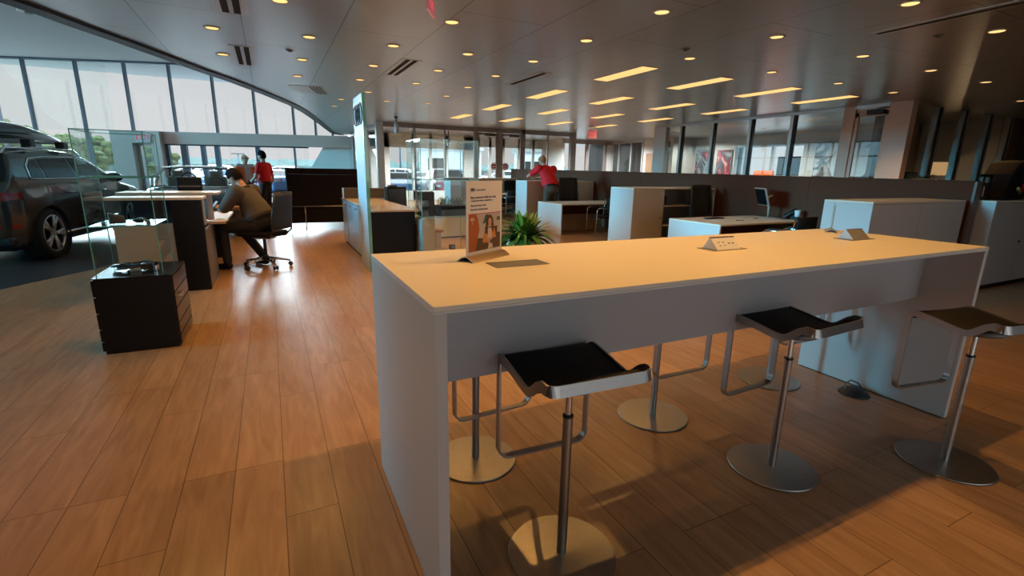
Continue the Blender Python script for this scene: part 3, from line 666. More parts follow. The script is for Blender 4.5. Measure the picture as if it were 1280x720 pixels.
# side profile (u to the front, v up, seat dip at v = 0)
rear = [(-0.178, 0.064), (-0.158, 0.063), (-0.136, 0.052), (-0.114, 0.032), (-0.090, 0.012), (-0.064, 0.002), (-0.036, 0.004)]
mid = [(0.0, 0.010), (0.06, 0.021), (0.12, 0.030), (0.155, 0.034)]
bend = arc((0.160, 0.004), 0.030, 90, 0, 6)
PROF = rear + mid + bend
DROP, HW = -0.395, 0.197
def sm(pts, k=2):
    for _ in range(k):
        o = [pts[0]]
        for a, b in zip(pts, pts[1:]):
            o += [(a[0] * .75 + b[0] * .25, a[1] * .75 + b[1] * .25), (a[0] * .25 + b[0] * .75, a[1] * .25 + b[1] * .75)]
        pts = o + [pts[-1]]
    return pts
PROF = sm(PROF, 1)
def make_stool(label):
    t = thing('bar_stool', label, 'stool', (0, 0, 0), 0, 'black steel-framed bar stools at the high table')
    SZ = 0.752
    # one continuous flat steel loop: over the rear edge, along both sides, down in front and across as foot rest
    m = MB()
    cr = 0.05
    side = [(HW, u, SZ + v) for u, v in PROF]
    dn = side + [(HW, 0.190, SZ - 0.12), (HW, 0.190, SZ + DROP + 0.05)]
    corner = [(HW - 0.045 + 0.045 * math.cos(R(a)), 0.190, SZ + DROP + 0.045 - 0.045 * math.sin(R(a))) for a in (0, 18, 36, 54, 72, 90)]
    rc = [(HW - 0.038 + 0.038 * math.cos(R(a)), -0.178 - 0.030 * math.sin(R(a)), SZ + 0.064 - 0.006 * math.sin(R(a))) for a in (90, 75, 60, 45, 30, 15)]
    half = rc + dn[:-1] + corner
    loop = half + [(-x, y, z) for x, y, z in reversed(half)]
    # flat strip: width vector follows the bend
    P = [Vector(p) for p in loop]; n = len(P); rings = []
    for i in range(n):
        a, b = P[(i - 1) % n], P[(i + 1) % n]; tt = (b - a).normalized()
        inw = Vector((-1 if P[i].x > 0.12 else (1 if P[i].x < -0.12 else 0), 0, 0))
        if abs(P[i].x) > 0.12 and abs(tt.x) < 0.7:
            nrm = inw; wid = tt.cross(nrm).normalized()
        elif P[i].y > 0.1:
            wid = Vector((0, 1, 0)); wid = (wid - tt * wid.dot(tt)).normalized(); nrm = tt.cross(wid)
        else:
            wid = Vector((0, 0.25, 1)).normalized(); wid = (wid - tt * wid.dot(tt)).normalized(); nrm = tt.cross(wid)
        if i and wid.dot(lastw) < 0: wid = -wid; nrm = -nrm
        lastw = wid
        rings.append([m.bm.verts.new(P[i] + wid * x * (0.0155 if P[i].y > -0.16 else 0.019) + nrm * y * 0.004) for x, y in ((1, 1), (-1, 1), (-1, -1), (1, -1))])
    flip = rings[0][0].co.copy()
    for i in range(n):
        A, B = rings[i], rings[(i + 1) % n]
        if i == n - 1:
            d = [(A[0].co - B[k].co).length for k in range(4)]; k0 = d.index(min(d)); B = B[k0:] + B[:k0]
            if (A[1].co - B[1].co).length > (A[1].co - B[3].co).length: B = [B[0], B[3], B[2], B[1]]
        for k in range(4): m.bm.faces.new((A[k], A[(k + 1) % 4], B[(k + 1) % 4], B[k]))
    m.build('frame_loop', M['steel'], t, bevel=0.001)
    # upholstered seat following the profile
    m = MB(); secs = []
    sp = [q for q in PROF if q[1] > -0.001 or q[0] < 0.19][:-2]
    W = HW - 0.005
    for u, v in [(u_, v_) for u_, v_ in sp if u_ > -0.163]:
        q_ = max(0.0, min(1.0, (u + 0.150) / 0.06)) - (0.9 if u < -0.150 else 0)
        secs.append([(-W, u, SZ + v - 0.010), (-W, u, SZ + v + 0.004 * q_), (-W + 0.012, u, SZ + v + 0.011 * q_), (0, u, SZ + v + 0.008 * q_), (W - 0.012, u, SZ + v + 0.011 * q_), (W, u, SZ + v + 0.004 * q_), (W, u, SZ + v - 0.010), (0, u, SZ + v - 0.012)])
    m.loft(secs); m.build('seat', M['leather'], t)
    m = MB(); m.lathe([(0, SZ - 0.035), (0.10, SZ - 0.030), (0.125, SZ - 0.012), (0.11, SZ + 0.0), (0, SZ + 0.0)], 24); m.build('seat_plate', M['greyplastic'], t)
    m = MB(); m.cyl((0, 0), 0.0185, 0.012, 0.60, 24); m.build('column', M['steel'], t)
    m = MB(); m.cyl((0, 0), 0.0125, 0.59, SZ - 0.02, 20); m.build('piston', M['chrome'], t)
    m = MB(); m.cyl((0, 0), 0.0205, 0.592, 0.603, 24, 0.002); m.build('collar', M['plastic'], t)
    m = MB(); m.lathe([(0, 0.002), (0.207, 0.002), (0.210, 0.006), (0.207, 0.010), (0.05, 0.012), (0, 0.012)], 64, smooth=False); m.build('base_plate', M['steel'], t)
    m = MB(); m.lathe([(0, 0), (0.195, 0), (0.195, 0.002), (0, 0.002)], 40); m.build('base_pad', M['rubber'], t)
    return t
s0 = make_stool('bar stool on the camera side of the high table, at its window end')
s0.location = (0.903, 1.345, 0); s0.rotation_euler = (0, 0, R(-3))
for (x, y, a, lab) in ((2.195, 1.385, 3, 'middle bar stool on the camera side of the high table'),
                       (3.086, 1.03, -10, 'bar stool on the camera side of the table, pulled out at its dark far end'),
                       (0.838, 2.085, 184, 'bar stool on the cubicle side of the high table, at its window end'),
                       (2.01, 2.065, 180, 'middle bar stool on the cubicle side of the high table'),
                       (3.178, 2.135, 178, 'bar stool on the cubicle side of the high table, at its dark far end')):
    dup(s0, (x, y, 0), R(a), lab)

# ------------------------------------------------------------------ things on the table
def rings_logo(name, r, gap, th, m_, parent, mtx, n=4, tube=None):
    m = MB()
    for k in range(n):
        cx = (k - (n - 1) / 2) * gap
        m.tube([(cx + r * math.cos(2 * PI * i / 28), r * math.sin(2 * PI * i / 28), 0) for i in range(28)], th, 6, closed=True)
    o = m.build(name, m_, parent); o.data.transform(mtx); return o
def sign_base(m, L, w_=0.092, h_=0.024):
    prof = [(-w_ / 2 + w_ * k / 12, h_ * math.sin(PI * k / 12)) for k in range(13)]
    pts = [(p[0], p[1]) for p in prof]
    out = [[(-L / 2, y, z) for y, z in pts] + [(-L / 2, y * 0.9, max(0.0, z - 0.004)) for y, z in reversed(pts)],
           [(L / 2, y, z) for y, z in pts] + [(L / 2, y * 0.9, max(0.0, z - 0.004)) for y, z in reversed(pts)]]
    return m.loft(out, smooth=False)
t = thing('sign_holder', 'upright paper notice about guest Wi-Fi in a curved metal foot on the high table', 'sign', (0.828, 1.955, TZ), R(31))
t['label'] = 'tall paper notice with a woman\'s picture in a curved metal foot on the high table'
m = MB(); sign_base(m, 0.275); m.build('foot', M['brass'], t)
PW, PH, PB = 0.258, 0.318, 0.016
m = MB(); m.box(-PW / 2, PW / 2, -0.0025, 0.0025, PB, PB + PH); m.build('board', M['paper'], t)
F = Matrix.Translation((0, -0.0029, 0)) @ Matrix.Rotation(R(90), 4, 'X')   # text plane facing the viewer side
def put(x, z): return F @ Matrix.Translation((x, z, 0))
tx = -PW / 2 + 0.026
rings_logo('ring_emblem', 0.0055, 0.0075, 0.0009, M['ink'], t, put(tx + 0.014, PB + PH - 0.036))
text_part('lettering', 'guest network', 0.0105, put(tx + 0.042, PB + PH - 0.0395), M['ink'], t)
text_part('heading_text', 'Stay connected while you wait.', 0.0148, put(tx, PB + PH - 0.072), M['ink'], t)
text_part('lettering', 'Complimentary wireless is available here.', 0.0092, put(tx, PB + PH - 0.084), M['ink'], t)
text_part('lettering', 'Network Name: Guest', 0.0118, put(tx, PB + PH - 0.105), M['ink'], t)
text_part('lettering', 'Password: welcome guest', 0.0118, put(tx, PB + PH - 0.121), M['ink'], t)
# the printed photograph: flat shapes layered by fractions of a millimetre
pm = {'wallp': mat('print_pale_room', (0.42, 0.37, 0.38, 1), 0.5), 'br': mat('print_orange_blur', (0.33, 0.085, 0.02, 1), 0.5), 'dk': mat('print_dark_brown', (0.06, 0.03, 0.02, 1), 0.5),
      'or': mat('print_orange_jacket', (0.55, 0.22, 0.07, 1), 0.5), 'sk': mat('print_skin', (0.50, 0.26, 0.18, 1), 0.5), 'wh': mat('print_white', (0.62, 0.52, 0.48, 1), 0.5), 'gr': mat('print_teal', (0.05, 0.10, 0.09, 1), 0.5), 'rd': mat('print_red_line', (0.40, 0.02, 0.04, 1), 0.5)}
def flat(name, m_, shapes, lay):
    m = MB()
    for pts in shapes:
        m.poly([(-PW / 2 + 0.012 + px * (PW - 0.024), -0.0027 - lay * 0.00025, PB + 0.022 + pz * 0.158) for px, pz in pts])
    return m.build(name, m_, t)
flat('picture', pm['wallp'], [[(0, 0), (1, 0), (1, 1), (0, 1)]], 0)
flat('picture_red_line', pm['rd'], [[(0, 1.0), (1, 1.0), (1, 1.018), (0, 1.018)]], 1)
flat('picture_table', pm['dk'], [[(0.05, 0), (1, 0), (1, 0.18), (0.62, 0.12), (0.5, 0.32), (0.22, 0.36), (0.05, 0.2)], [(0.66, 0.12), (1, 0.16), (1, 0.44), (0.68, 0.42)], [(0.5, 0.42), (0.9, 0.38), (0.9, 0.62), (0.5, 0.62)]], 1)
flat('picture_blur', pm['br'], [[(0, 0), (0.2, 0), (0.26, 0.3), (0.33, 0.6), (0.27, 0.9), (0.22, 1), (0, 1)]], 2)
flat('picture_plant', pm['gr'], [[(0.42, 0.72), (0.5, 0.95), (0.6, 0.98), (0.56, 0.75)], [(0.88, 0.78), (0.99, 0.78), (0.99, 0.88), (0.88, 0.88)]], 2)
flat('picture_jacket', pm['or'], [[(0.42, 0.22), (0.47, 0.52), (0.55, 0.60), (0.62, 0.56), (0.64, 0.15), (0.55, 0.2), (0.48, 0.18)], [(0.70, 0.3), (0.72, 0.58), (0.80, 0.56), (0.86, 0.3)]], 3)
flat('picture_blouse', pm['wh'], [[(0.57, 0.24), (0.60, 0.6), (0.71, 0.58), (0.72, 0.26)], [(0.58, 0.0), (0.62, 0.14), (0.72, 0.16), (0.76, 0.02)]], 4)
flat('picture_hair', pm['dk'], [[(0.50, 0.45), (0.52, 0.72), (0.54, 0.88), (0.60, 0.95), (0.68, 0.95), (0.75, 0.86), (0.78, 0.62), (0.76, 0.42), (0.70, 0.55), (0.70, 0.66), (0.58, 0.66), (0.58, 0.42)]], 5)
flat('picture_face', pm['sk'], [[(0.595, 0.74), (0.605, 0.66), (0.64, 0.605), (0.685, 0.66), (0.70, 0.75), (0.69, 0.84), (0.64, 0.875), (0.60, 0.83)], [(0.58, 0.22), (0.66, 0.26), (0.70, 0.32), (0.64, 0.33), (0.56, 0.27)]], 6)
m = MB()
for rr in (0.006, 0.0135, 0.021):
    if rr < 0.01: m.ell((0, 0, 0), (0.005, 0.005, 0.0004), 12, 6); continue
    m.tube([(rr * math.cos(R(a)), rr * math.sin(R(a)), 0) for a in range(48, 134, 6)], 0.002, 6)
o = m.build('wireless_symbol', M['paper'], t); o.data.transform(F @ Matrix.Translation((-PW / 2 + 0.038, PB + 0.022 + 0.158 * 0.76, 0)))
# small second notice, seen nearly edge-on
t = thing('sign_holder', 'small notice in a clear stand at the far corner of the high table', 'sign', (3.545, 2.085, TZ), R(35))
m = MB(); sign_base(m, 0.150, 0.075, 0.020); m.build('foot', M['alu'], t)
m = MB(); m.box(-0.07, 0.07, -0.0035, 0.0035, 0.014, 0.195); m.build('clear_board', M['caseglass'], t)
m = MB(); m.box(-0.056, 0.056, -0.0050, -0.0038, 0.026, 0.180); m.build('notice_paper', M['paper'], t)
for z, s_, b_ in ((0.152, 0.009, 'WELCOME'), (0.125, 0.007, 'charge here'), (0.105, 0.0065, 'power and data'), (0.083, 0.0065, 'please ask us'), (0.060, 0.0065, 'thank you')):
    text_part('lettering', b_, s_, Matrix.Translation((-0.03, -0.0052, z)) @ Matrix.Rotation(R(90), 4, 'X'), M['redink'], t)
# cable plates
def plate(m): return m.box(-0.122, 0.122, -0.056, 0.056, 0.0, 0.002)
t = thing('cable_plate', 'closed brown-grey cable cover flush in the table top beside the tall notice', 'cable cover', (0.904, 1.778, TZ))
m = MB(); plate(m); m.build('cover', M['greyplastic'], t)
m = MB(); m.box(-0.122, 0.122, 0.045, 0.047, 0.002, 0.0026); m.build('hinge_line', M['slot'], t)
def popup(x, lab, outlets):
    t = thing('power_module', lab, 'power outlet', (x, 1.775, TZ)); m = MB(); m.box(-0.122, 0.122, -0.058, 0.056, 0.0, 0.0025); m.build('plate', M['greyplastic'], t)
    m = MB(); sec = [(-0.048, 0.0025), (0.006, 0.058), (0.016, 0.058), (0.052, 0.0025)]
    m.loft([[(-0.085, a, b) for a, b in sec], [(0.085, a, b) for a, b in sec]], smooth=False); m.build('housing', M['lamedge'] if outlets else M['alu'], t, bevel=0.002)
    m = MB(); m.box(-0.085, 0.085, 0.004, 0.018, 0.058, 0.061); m.build('lid', M['darkwall'] if outlets else M['alu'], t)
    if outlets:
        sl = Matrix.Translation((0, -0.021, 0.0302)) @ Matrix.Rotation(math.atan2(0.0555, 0.054), 4, 'X')
        for k, xx in enumerate((-0.048, -0.016)):
            m = MB()
            for dx in (-0.004, 0.004): m.box(xx + dx - 0.0014, xx + dx + 0.0014, 0.004, 0.013, 0, 0.0008, mtx=sl)
            m.cyl((xx, 0.0), 0.003, 0, 0.0008, 10); 
            m.box(xx - 0.006, xx + 0.006, -0.014, -0.010, 0, 0.0008, mtx=sl); o = m.build('socket', M['darkwall'], t)
        for xx in (0.022, 0.05):
            m = MB(); m.box(xx - 0.007, xx + 0.007, -0.004, 0.004, 0, 0.0008, mtx=sl); m.build('data_port', M['greyplastic'], t)
    return t
popup(2.105, 'raised white power module with sockets in the middle of the high table', True)
popup(3.272, 'raised grey power module near the far end of the high table, its back showing', False)
# floor box below the table
t = thing('floor_cable_box', 'black domed floor outlet with a grey cable loop by the table end panel', 'floor outlet', (3.515, 1.722, 0))
m = MB(); m.lathe([(0, 0.045), (0.04, 0.042), (0.075, 0.026), (0.092, 0.006), (0.095, 0.0), (0, 0.0)], 28); m.build('dome', M['plastic'], t)
m = MB(); m.tube([(-0.06, 0.03, 0.03), (-0.03, 0.05, 0.06), (0.03, 0.05, 0.075), (0.085, 0.03, 0.05), (0.115, 0.01, 0.01)], 0.006, 8); m.build('cable', M['greyplastic'], t)
# ------------------------------------------------------------------ black pedestal with the glass display case
PXa, PXb, PYa, PYb, PZ = -1.285, -0.765, 4.60, 5.245, 0.60
t = thing('drawer_pedestal', 'low black drawer pedestal under the glass display case beside the parked car', 'pedestal', ((PXa + PXb) / 2, (PYa + PYb) / 2, 0))
hx, hy = (PXb - PXa) / 2, (PYb - PYa) / 2
m = MB(); m.box(-hx + 0.018, hx - 0.018, -hy, hy, 0.0, PZ); m.build('body', M['black'], t)
m = MB(); m.box(-hx, hx, -hy - 0.004, hy + 0.004, PZ, PZ + 0.008); m.build('top', M['blackgloss'], t, bevel=0.002)
zs = [0.02, 0.10, 0.20, 0.33, 0.46, 0.595]
for a, b in zip(zs, zs[1:]):
    for sx in (1, -1):
        m = MB(); m.box(*( (hx - 0.018, hx) if sx > 0 else (-hx, -hx + 0.018)), -hy + 0.002, hy - 0.002, a + 0.006, b - 0.004)
        d = m.build('drawer', M['blackgloss'] if sx > 0 else M['black'], t)
        if sx > 0 and abs(a - 0.33) < 0.01:
            m = MB(); m.box(hx, hx + 0.028, -0.20, -0.09, (a + b) / 2 + 0.0, (a + b) / 2 + 0.022, 0.004); m.build('handle', M['brass'], d)
def glass_box(name, lab, cx, cy, z0, z1, wx, wy, shelves, top=True, rz=0, edge=0.006):
    t = thing(name, lab, 'display case', (cx, cy, z0), rz); H = z1 - z0; a, b = wx / 2, wy / 2
    for (x0, x1, y0, y1) in ((-a, a, -b, -b + 0.008), (-a, a, b - 0.008, b), (-a, -a + 0.008, -b + 0.009, b - 0.009), (a - 0.008, a, -b + 0.009, b - 0.009)):
        m = MB(); m.box(x0, x1, y0, y1, 0, H); m.build('glass_panel', M['caseglass'], t)
    m = MB()
    for x in (-a, a):
        for y in (-b, b): m.box(x - edge / 2, x + edge / 2, y - edge / 2, y + edge / 2, 0, H)
    for x in (-a, a): m.box(x - edge / 2, x + edge / 2, -b, b, H - edge, H)
    for y in (-b, b): m.box(-a, a, y - edge / 2, y + edge / 2, H - edge, H)
    m.build('glass_edges', M['glassedge'], t)
    if top:
        m = MB(); m.box(-a + 0.004, a - 0.004, -b + 0.004, b - 0.004, H - 0.008, H); m.build('glass_top', M['caseglass'], t)
    for z in shelves:
        m = MB(); m.box(-a + 0.009, a - 0.009, -b + 0.009, b - 0.009, z - z0, z - z0 + 0.008); s_ = m.build('glass_shelf', M['caseglass'], t)
        m = MB(); e2 = 0.004
        for y in (-b + 0.010, b - 0.010): m.box(-a + 0.009, a - 0.009, y - e2, y + e2, z - z0 - 0.001, z - z0 + 0.009)
        for x in (-a + 0.010, a - 0.010): m.box(x - e2, x + e2, -b + 0.009, b - 0.009, z - z0 - 0.001, z - z0 + 0.009)
        m.build('shelf_edge', M['glassedge'], s_)
    return t
glass_box('glass_display_case', 'tall clear glass display case standing on the low black pedestal', -1.055, 4.955, PZ + 0.008, 1.705, 0.43, 0.50, (0.985, 1.355))
# things inside
t = thing('accessory_cable', 'coiled black cable lying on the black pedestal inside the glass case', 'cable', (-1.06, 4.93, PZ + 0.008))
m = MB(); pts = []
for i in range(90):
    a = i * 0.28; r = 0.055 + 0.04 * math.sin(i * 0.37); pts.append((r * 1.7 * math.cos(a), r * 1.2 * math.sin(a), 0.012 + 0.0004 * i + 0.006 * math.sin(i)))
m.tube(pts, 0.009, 8); m.build('coil', M['rubber'], t)
m = MB(); m.box(-0.02, 0.05, -0.115, -0.065, 0.0, 0.03, 0.006); m.build('plug', M['alu'], t)
t = thing('chrome_accessory', 'small chrome accessory standing at the edge of the black pedestal', 'accessory', (-0.90, 4.80, PZ + 0.008))
m = MB(); m.cyl((0, 0), 0.022, 0, 0.05, 16, 0.003); m.build('body', M['chrome'], t); m = MB(); m.ell((0, 0, 0.062), 0.017, 12, 8); m.build('knob', M['black'], t)
t = thing('accessory_box', 'black angular accessory on the lower glass shelf of the case on the pedestal', 'accessory', (-1.13, 4.93, 0.994), R(20))
m = MB(); m.loft([[(-0.055, -0.03, 0), (-0.055, 0.03, 0), (-0.055, 0.02, 0.085), (-0.055, -0.01, 0.085)], [(0.05, -0.03, 0), (0.05, 0.03, 0), (0.05, 0.02, 0.05), (0.05, -0.01, 0.05)]], smooth=False); m.build('body', M['plastic'], t, bevel=0.004)
m = MB(); m.cyl((0, 0), 0.012, 0.05, 0.075, 12); m.build('button', M['chrome'], t)
t = thing('accessory_clip', 'chrome and black clip on the lower glass shelf of the case on the pedestal', 'accessory', (-0.98, 4.93, 0.994), R(-25))
m = MB(); m.tube([(-0.06, 0, 0.012), (-0.02, 0.02, 0.03), (0.03, 0.0, 0.035), (0.065, -0.02, 0.012)], 0.011, 8); m.build('arm', M['chrome'], t)
m = MB(); m.box(-0.03, 0.03, -0.025, 0.0, 0.0, 0.028, 0.005); m.build('grip', M['plastic'], t)

# ------------------------------------------------------------------ consultation desk with the seated man
t = thing('consultation_desk', 'dark consultation desk with a white raised counter and a pale front panel', 'desk', (-0.74, 6.72, 0))
m = MB(); m.box(-0.30, 0.0, 0.0, 0.10, 0.0, 1.07); m.build('end_panel', M['black'], t)
m = MB(); m.box(-0.035, 0.0, 0.10, 1.05, 0.0, 0.70); m.build('side_panel', M['greyplastic'], t)
m = MB(); m.box(-0.88, -0.20, 0.13, 0.17, 0.03, 0.79); m.build('front_panel', M['lam'], t)
m = MB(); m.box(-0.86, -0.19, 0.16, 0.20, 0.0, 0.03); m.build('plinth', M['black'], t)
M['navy'] = mat('dark_blue_gloss_panel', (0.006, 0.014, 0.035, 1), 0.18)
m = MB(); m.box(-0.80, -0.06, 0.75, 0.80, 0.10, 1.07); m.build('back_panel', M['navy'], t)
m = MB(); m.box(-0.90, 0.02, -0.02, 0.42, 1.07, 1.10); m.build('counter', M['lamedge'], t, bevel=0.002)
m = MB(); m.box(-0.90, 0.14, 0.52, 1.02, 1.10, 1.13); m.build('upper_counter', M['lamedge'], t, bevel=0.002)
m = MB(); m.box(-0.05, 0.02, 0.10, 0.16, 0.76, 1.07, 0.02); m.box(-0.05, 0.04, 0.80, 0.90, 0.76, 1.10, 0.02); m.build('bracket', M['alu'], t)
m = MB(); m.box(-0.80, 0.17, 0.75, 2.45, 0.71, 0.74); m.build('work_top', M['oak'], t, bevel=0.002)
m = MB(); m.box(-0.80, 0.05, 2.38, 2.42, 0.0, 0.71); m.box(-0.80, -0.76, 0.8, 2.4, 0.0, 1.0); m.build('far_panel', M['black'], t)
t = thing('briefcase', 'black bag with a curved handle standing on the white counter by the seated man', 'bag', (-1.02, 8.32, 0.74), R(5))
m = MB(); m.box(-0.15, 0.15, -0.06, 0.06, 0.0, 0.56, 0.02); m.build('body', M['black'], t)
m = MB(); m.box(-0.13, 0.13, -0.064, -0.058, 0.42, 0.44); m.build('zip_line', M['greyplastic'], t)
m = MB(); m.tube([(-0.09 + 0.18 * k / 10, 0, 0.555 + 0.065 * math.sin(PI * k / 10)) for k in range(11)], 0.009, 8); m.build('handle', M['rubber'], t)
t['label'] = 'black bag with a curved handle standing on the desk before the seated man'
t = thing('tablet', 'small tablet held over the desk by the seated man', 'tablet', (-0.76, 8.06, 0.875), R(-75))
m = MB(); T_ = Matrix.Rotation(R(50), 4, 'X'); m.box(-0.09, 0.09, -0.005, 0.005, -0.10, 0.12, 0.003, mtx=Matrix.Rotation(R(-40), 4, 'X')); m.build('body', M['plastic'], t)
m = MB(); m.box(-0.08, 0.08, -0.0065, -0.005, -0.09, 0.11, mtx=Matrix.Rotation(R(-40), 4, 'X')); m.build('screen', mat('pale_screen', (0.25, 0.30, 0.42, 1), 0.1), t)
t = thing('paper_sheet', 'pale paper sheets on the desk before the seated man', 'paper', (-0.66, 7.75, 0.7405), R(8))
m = MB(); m.box(-0.10, 0.10, -0.15, 0.15, 0, 0.003); m.build('sheet', M['paper'], t)
m = MB()
for k in range(5): m.box(-0.08, 0.06, -0.12 + k * 0.05, -0.114 + k * 0.05, 0.003, 0.0033)
m.build('lettering', M['ink'], t)

# ------------------------------------------------------------------ office chairs
def task_chair(label, group=None, back_m='mesh', arms=False):
    t = thing('office_chair', label, 'chair', (0, 0, 0), 0, group)   # sitter faces +y
    for k in range(5):
        a = R(90 + 72 * k); c, s = math.cos(a), math.sin(a)
        m = MB(); m.tube([(0.03 * c, 0.03 * s, 0.125), (0.16 * c, 0.16 * s, 0.105), (0.30 * c, 0.30 * s, 0.075)], [0.022, 0.018, 0.013], 10); leg = m.build('leg', M['chrome'], t)
        m = MB(); px, py = 0.30 * c, 0.30 * s
        for d in (-0.018, 0.018):
            m.lathe([(0, -0.009), (0.026, -0.009), (0.030, -0.004), (0.030, 0.004), (0.026, 0.009), (0, 0.009)], 18, Matrix.Translation((px - s * d, py + c * d, 0.0305)) @ Matrix.Rotation(a, 4, 'Z') @ Matrix.Rotation(R(90), 4, 'X'))
        m.build('caster', M['plastic'], leg)
    m = MB(); m.cyl((0, 0), 0.036, 0.10, 0.16, 18); m.cyl((0, 0), 0.022, 0.12, 0.40, 16); m.build('column', M['plastic'], t)
    m = MB(); m.box(-0.09, 0.09, -0.13, 0.11, 0.385, 0.425, 0.012); m.build('mechanism', M['steel'], t)
    m = MB(); m.box(-0.235, 0.235, -0.22, 0.24, 0.425, 0.485, 0.025); m.build('seat', M['fabric'], t)
    m = MB()
    for s in (-1, 1):
        m.tube([(s * 0.10, -0.10, 0.41), (s * 0.19, -0.20, 0.42), (s * 0.225, -0.27, 0.50), (s * 0.22, -0.29, 0.70), (s * 0.20, -0.33, 0.98)], 0.012, 8)
    m.tube([(-0.20, -0.33, 0.98), (0, -0.342, 0.985), (0.20, -0.33, 0.98)], 0.010, 8); m.tube([(-0.225, -0.272, 0.53), (0, -0.30, 0.53), (0.225, -0.272, 0.53)], 0.010, 8)
    m.build('back_frame', M['plastic'], t)
    m = MB(); secs = []
    for k in range(9):
        f = k / 8; z = 0.52 + 0.46 * f; y = -0.275 - 0.055 * f; hw = 0.222 - 0.022 * f
        row = [(hw * (i / 6 * 2 - 1), y - 0.03 * (1 - (i / 3 - 1) ** 2), z) for i in range(7)]
        secs.append(row + [(a, b - 0.008, c) for a, b, c in reversed(row)])
    m.loft(secs); m.build('backrest', M[back_m], t)
    if arms:
        for s in (-1, 1):
            m = MB(); m.tube([(s * 0.22, -0.2, 0.44), (s * 0.27, -0.12, 0.52), (s * 0.27, -0.1, 0.66)], 0.012, 8); m.box(s * 0.27 - 0.03, s * 0.27 + 0.03, -0.2, 0.1, 0.66, 0.69, 0.01); m.build('armrest', M['plastic'], t)
    return t
ch0 = task_chair('black mesh office chair carrying the seated man in grey'); ch0.location = (-0.14, 7.98, 0); ch0.rotation_euler = (0, 0, R(57)); ch0.scale = (1.08, 1.08, 1.12)
# ------------------------------------------------------------------ high-backed sofa, totem, sideboard
t = thing('high_back_sofa', 'black quilted high-backed sofa seen from behind on slim metal legs', 'sofa', (1.33, 12.62, 0))
m = MB(); n = 9
for k in range(n):
    z0 = 0.16 + 1.28 * k / n; z1 = 0.16 + 1.28 * (k + 1) / n - 0.004
    m.box(-0.97, 0.66, 0.0, 0.12, z0, z1 + 0.002, 0.004)
m.build('back_cushion', M['fabric'], t)
for s in (-0.97, 0.60):
    m = MB(); m.box(s, s + 0.06, 0.121, 0.75, 0.16, 1.44, 0.012); m.build('side_cushion', M['fabric'], t)
m = MB(); m.box(-0.90, 0.59, 0.14, 0.72, 0.24, 0.44, 0.03); m.build('seat', M['fabric'], t)
m = MB(); m.tube([(-0.99, 0.70, 0.555), (-0.99, -0.02, 0.555), (0.68, -0.02, 0.555), (0.68, 0.70, 0.555)], 0.014, 10); m.build('rail', M['steel'], t)
for x, y in ((-0.62, -0.02), (0.50, -0.02), (-0.93, 0.68), (0.62, 0.68)):
    m = MB(); m.tube([(x, y, 0.555 if y < 0 else 0.16), (x, y, 0.0)], 0.013, 10); m.build('leg', M['steel'], t)

t = thing('emblem_totem', 'tall pale blue glass slab with a black four-ring emblem beside the grey cabinet', 'sign', (1.226, 7.42, 0))
m = MB(); m.box(-0.022, 0.022, -0.36, 0.36, 0.0, 2.44); m.build('slab', M['totem'], t, bevel=0.002)
m = MB()
for y in (-0.36, 0.36): m.box(-0.023, 0.023, y - 0.004, y + 0.004, 0.0, 2.442)
m.box(-0.023, 0.023, -0.364, 0.364, 2.436, 2.445); m.build('glass_edges', M['glassedge'], t)
LG = Matrix.Translation((-0.030, 0, 2.19)) @ Matrix.Rotation(R(-90), 4, 'Z') @ Matrix.Rotation(R(90), 4, 'X')
rings_logo('ring_emblem', 0.112, 0.140, 0.013, M['black'], t, LG @ Matrix.Diagonal((1.05, 1.15, 0.5, 1)))

t = thing('sideboard', 'low cabinet with doors tinted as if blue-lit, a beige stone top and black end behind the pale emblem slab', 'cabinet', (1.262, 7.14, 0))
L_ = 3.05; W_ = 0.64
m = MB(); m.box(0.022, W_, 0.02, L_, 0.06, 0.865); m.build('body', M['lam'], t)
m = MB(); m.box(0.0, W_ + 0.0, 0.0, 0.02, 0.0, 0.865); m.build('end_panel', M['black'], t)
m = MB(); m.box(0.03, W_ - 0.02, 0.03, L_ - 0.02, 0.0, 0.06); m.build('plinth', M['black'], t)
m = MB(); m.box(-0.01, W_, -0.20, L_ + 0.01, 0.866, 0.892); m.build('top', M['beige'], t, bevel=0.002)
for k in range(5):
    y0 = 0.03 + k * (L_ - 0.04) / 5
    m = MB(); m.box(0.0, 0.020, y0 + 0.003, y0 + (L_ - 0.04) / 5 - 0.003, 0.07, 0.86); d = m.build('door', M['silver'], t)  # 'silver' here is the door colour with blue window light put in
    m = MB(); m.lathe([(0, 0), (0.012, 0), (0.012, 0.012), (0.024, 0.018), (0.024, 0.026), (0, 0.028)], 18, Matrix.Translation((0.0, y0 + 0.10, 0.795)) @ Matrix.Rotation(R(-90), 4, 'Y')); m.build('knob', M['steel'], d)
t = thing('planter_box', 'long dark grey box on the far end of the beige-topped cabinet', 'planter', (1.60, 9.95, 0.893))
m = MB(); m.box(-0.34, 0.42, -0.10, 0.10, 0.0, 0.19); m.build('box', M['darkgrey'], t, bevel=0.003)
m = MB(); m.box(-0.345, -0.34, -0.10, 0.10, 0.0, 0.192); m.build('end_cap', M['lam'], t)
t = thing('monitor_box', 'black square-cornered cabinet standing beyond the beige-topped cabinet', 'cabinet', (2.5, 11.0, 0))
m = MB(); m.box(-0.21, 0.21, -0.16, 0.16, 0.0, 1.075); m.build('body', M['black'], t, bevel=0.004)
m = MB(); m.box(-0.19, 0.19, -0.17, -0.161, 0.1, 1.03); m.build('door', M['blackgloss'], t)
m = MB(); m.box(-0.15, 0.02, -0.1, 0.1, 1.076, 1.11, 0.01); m.build('lid_handle', M['plastic'], t)

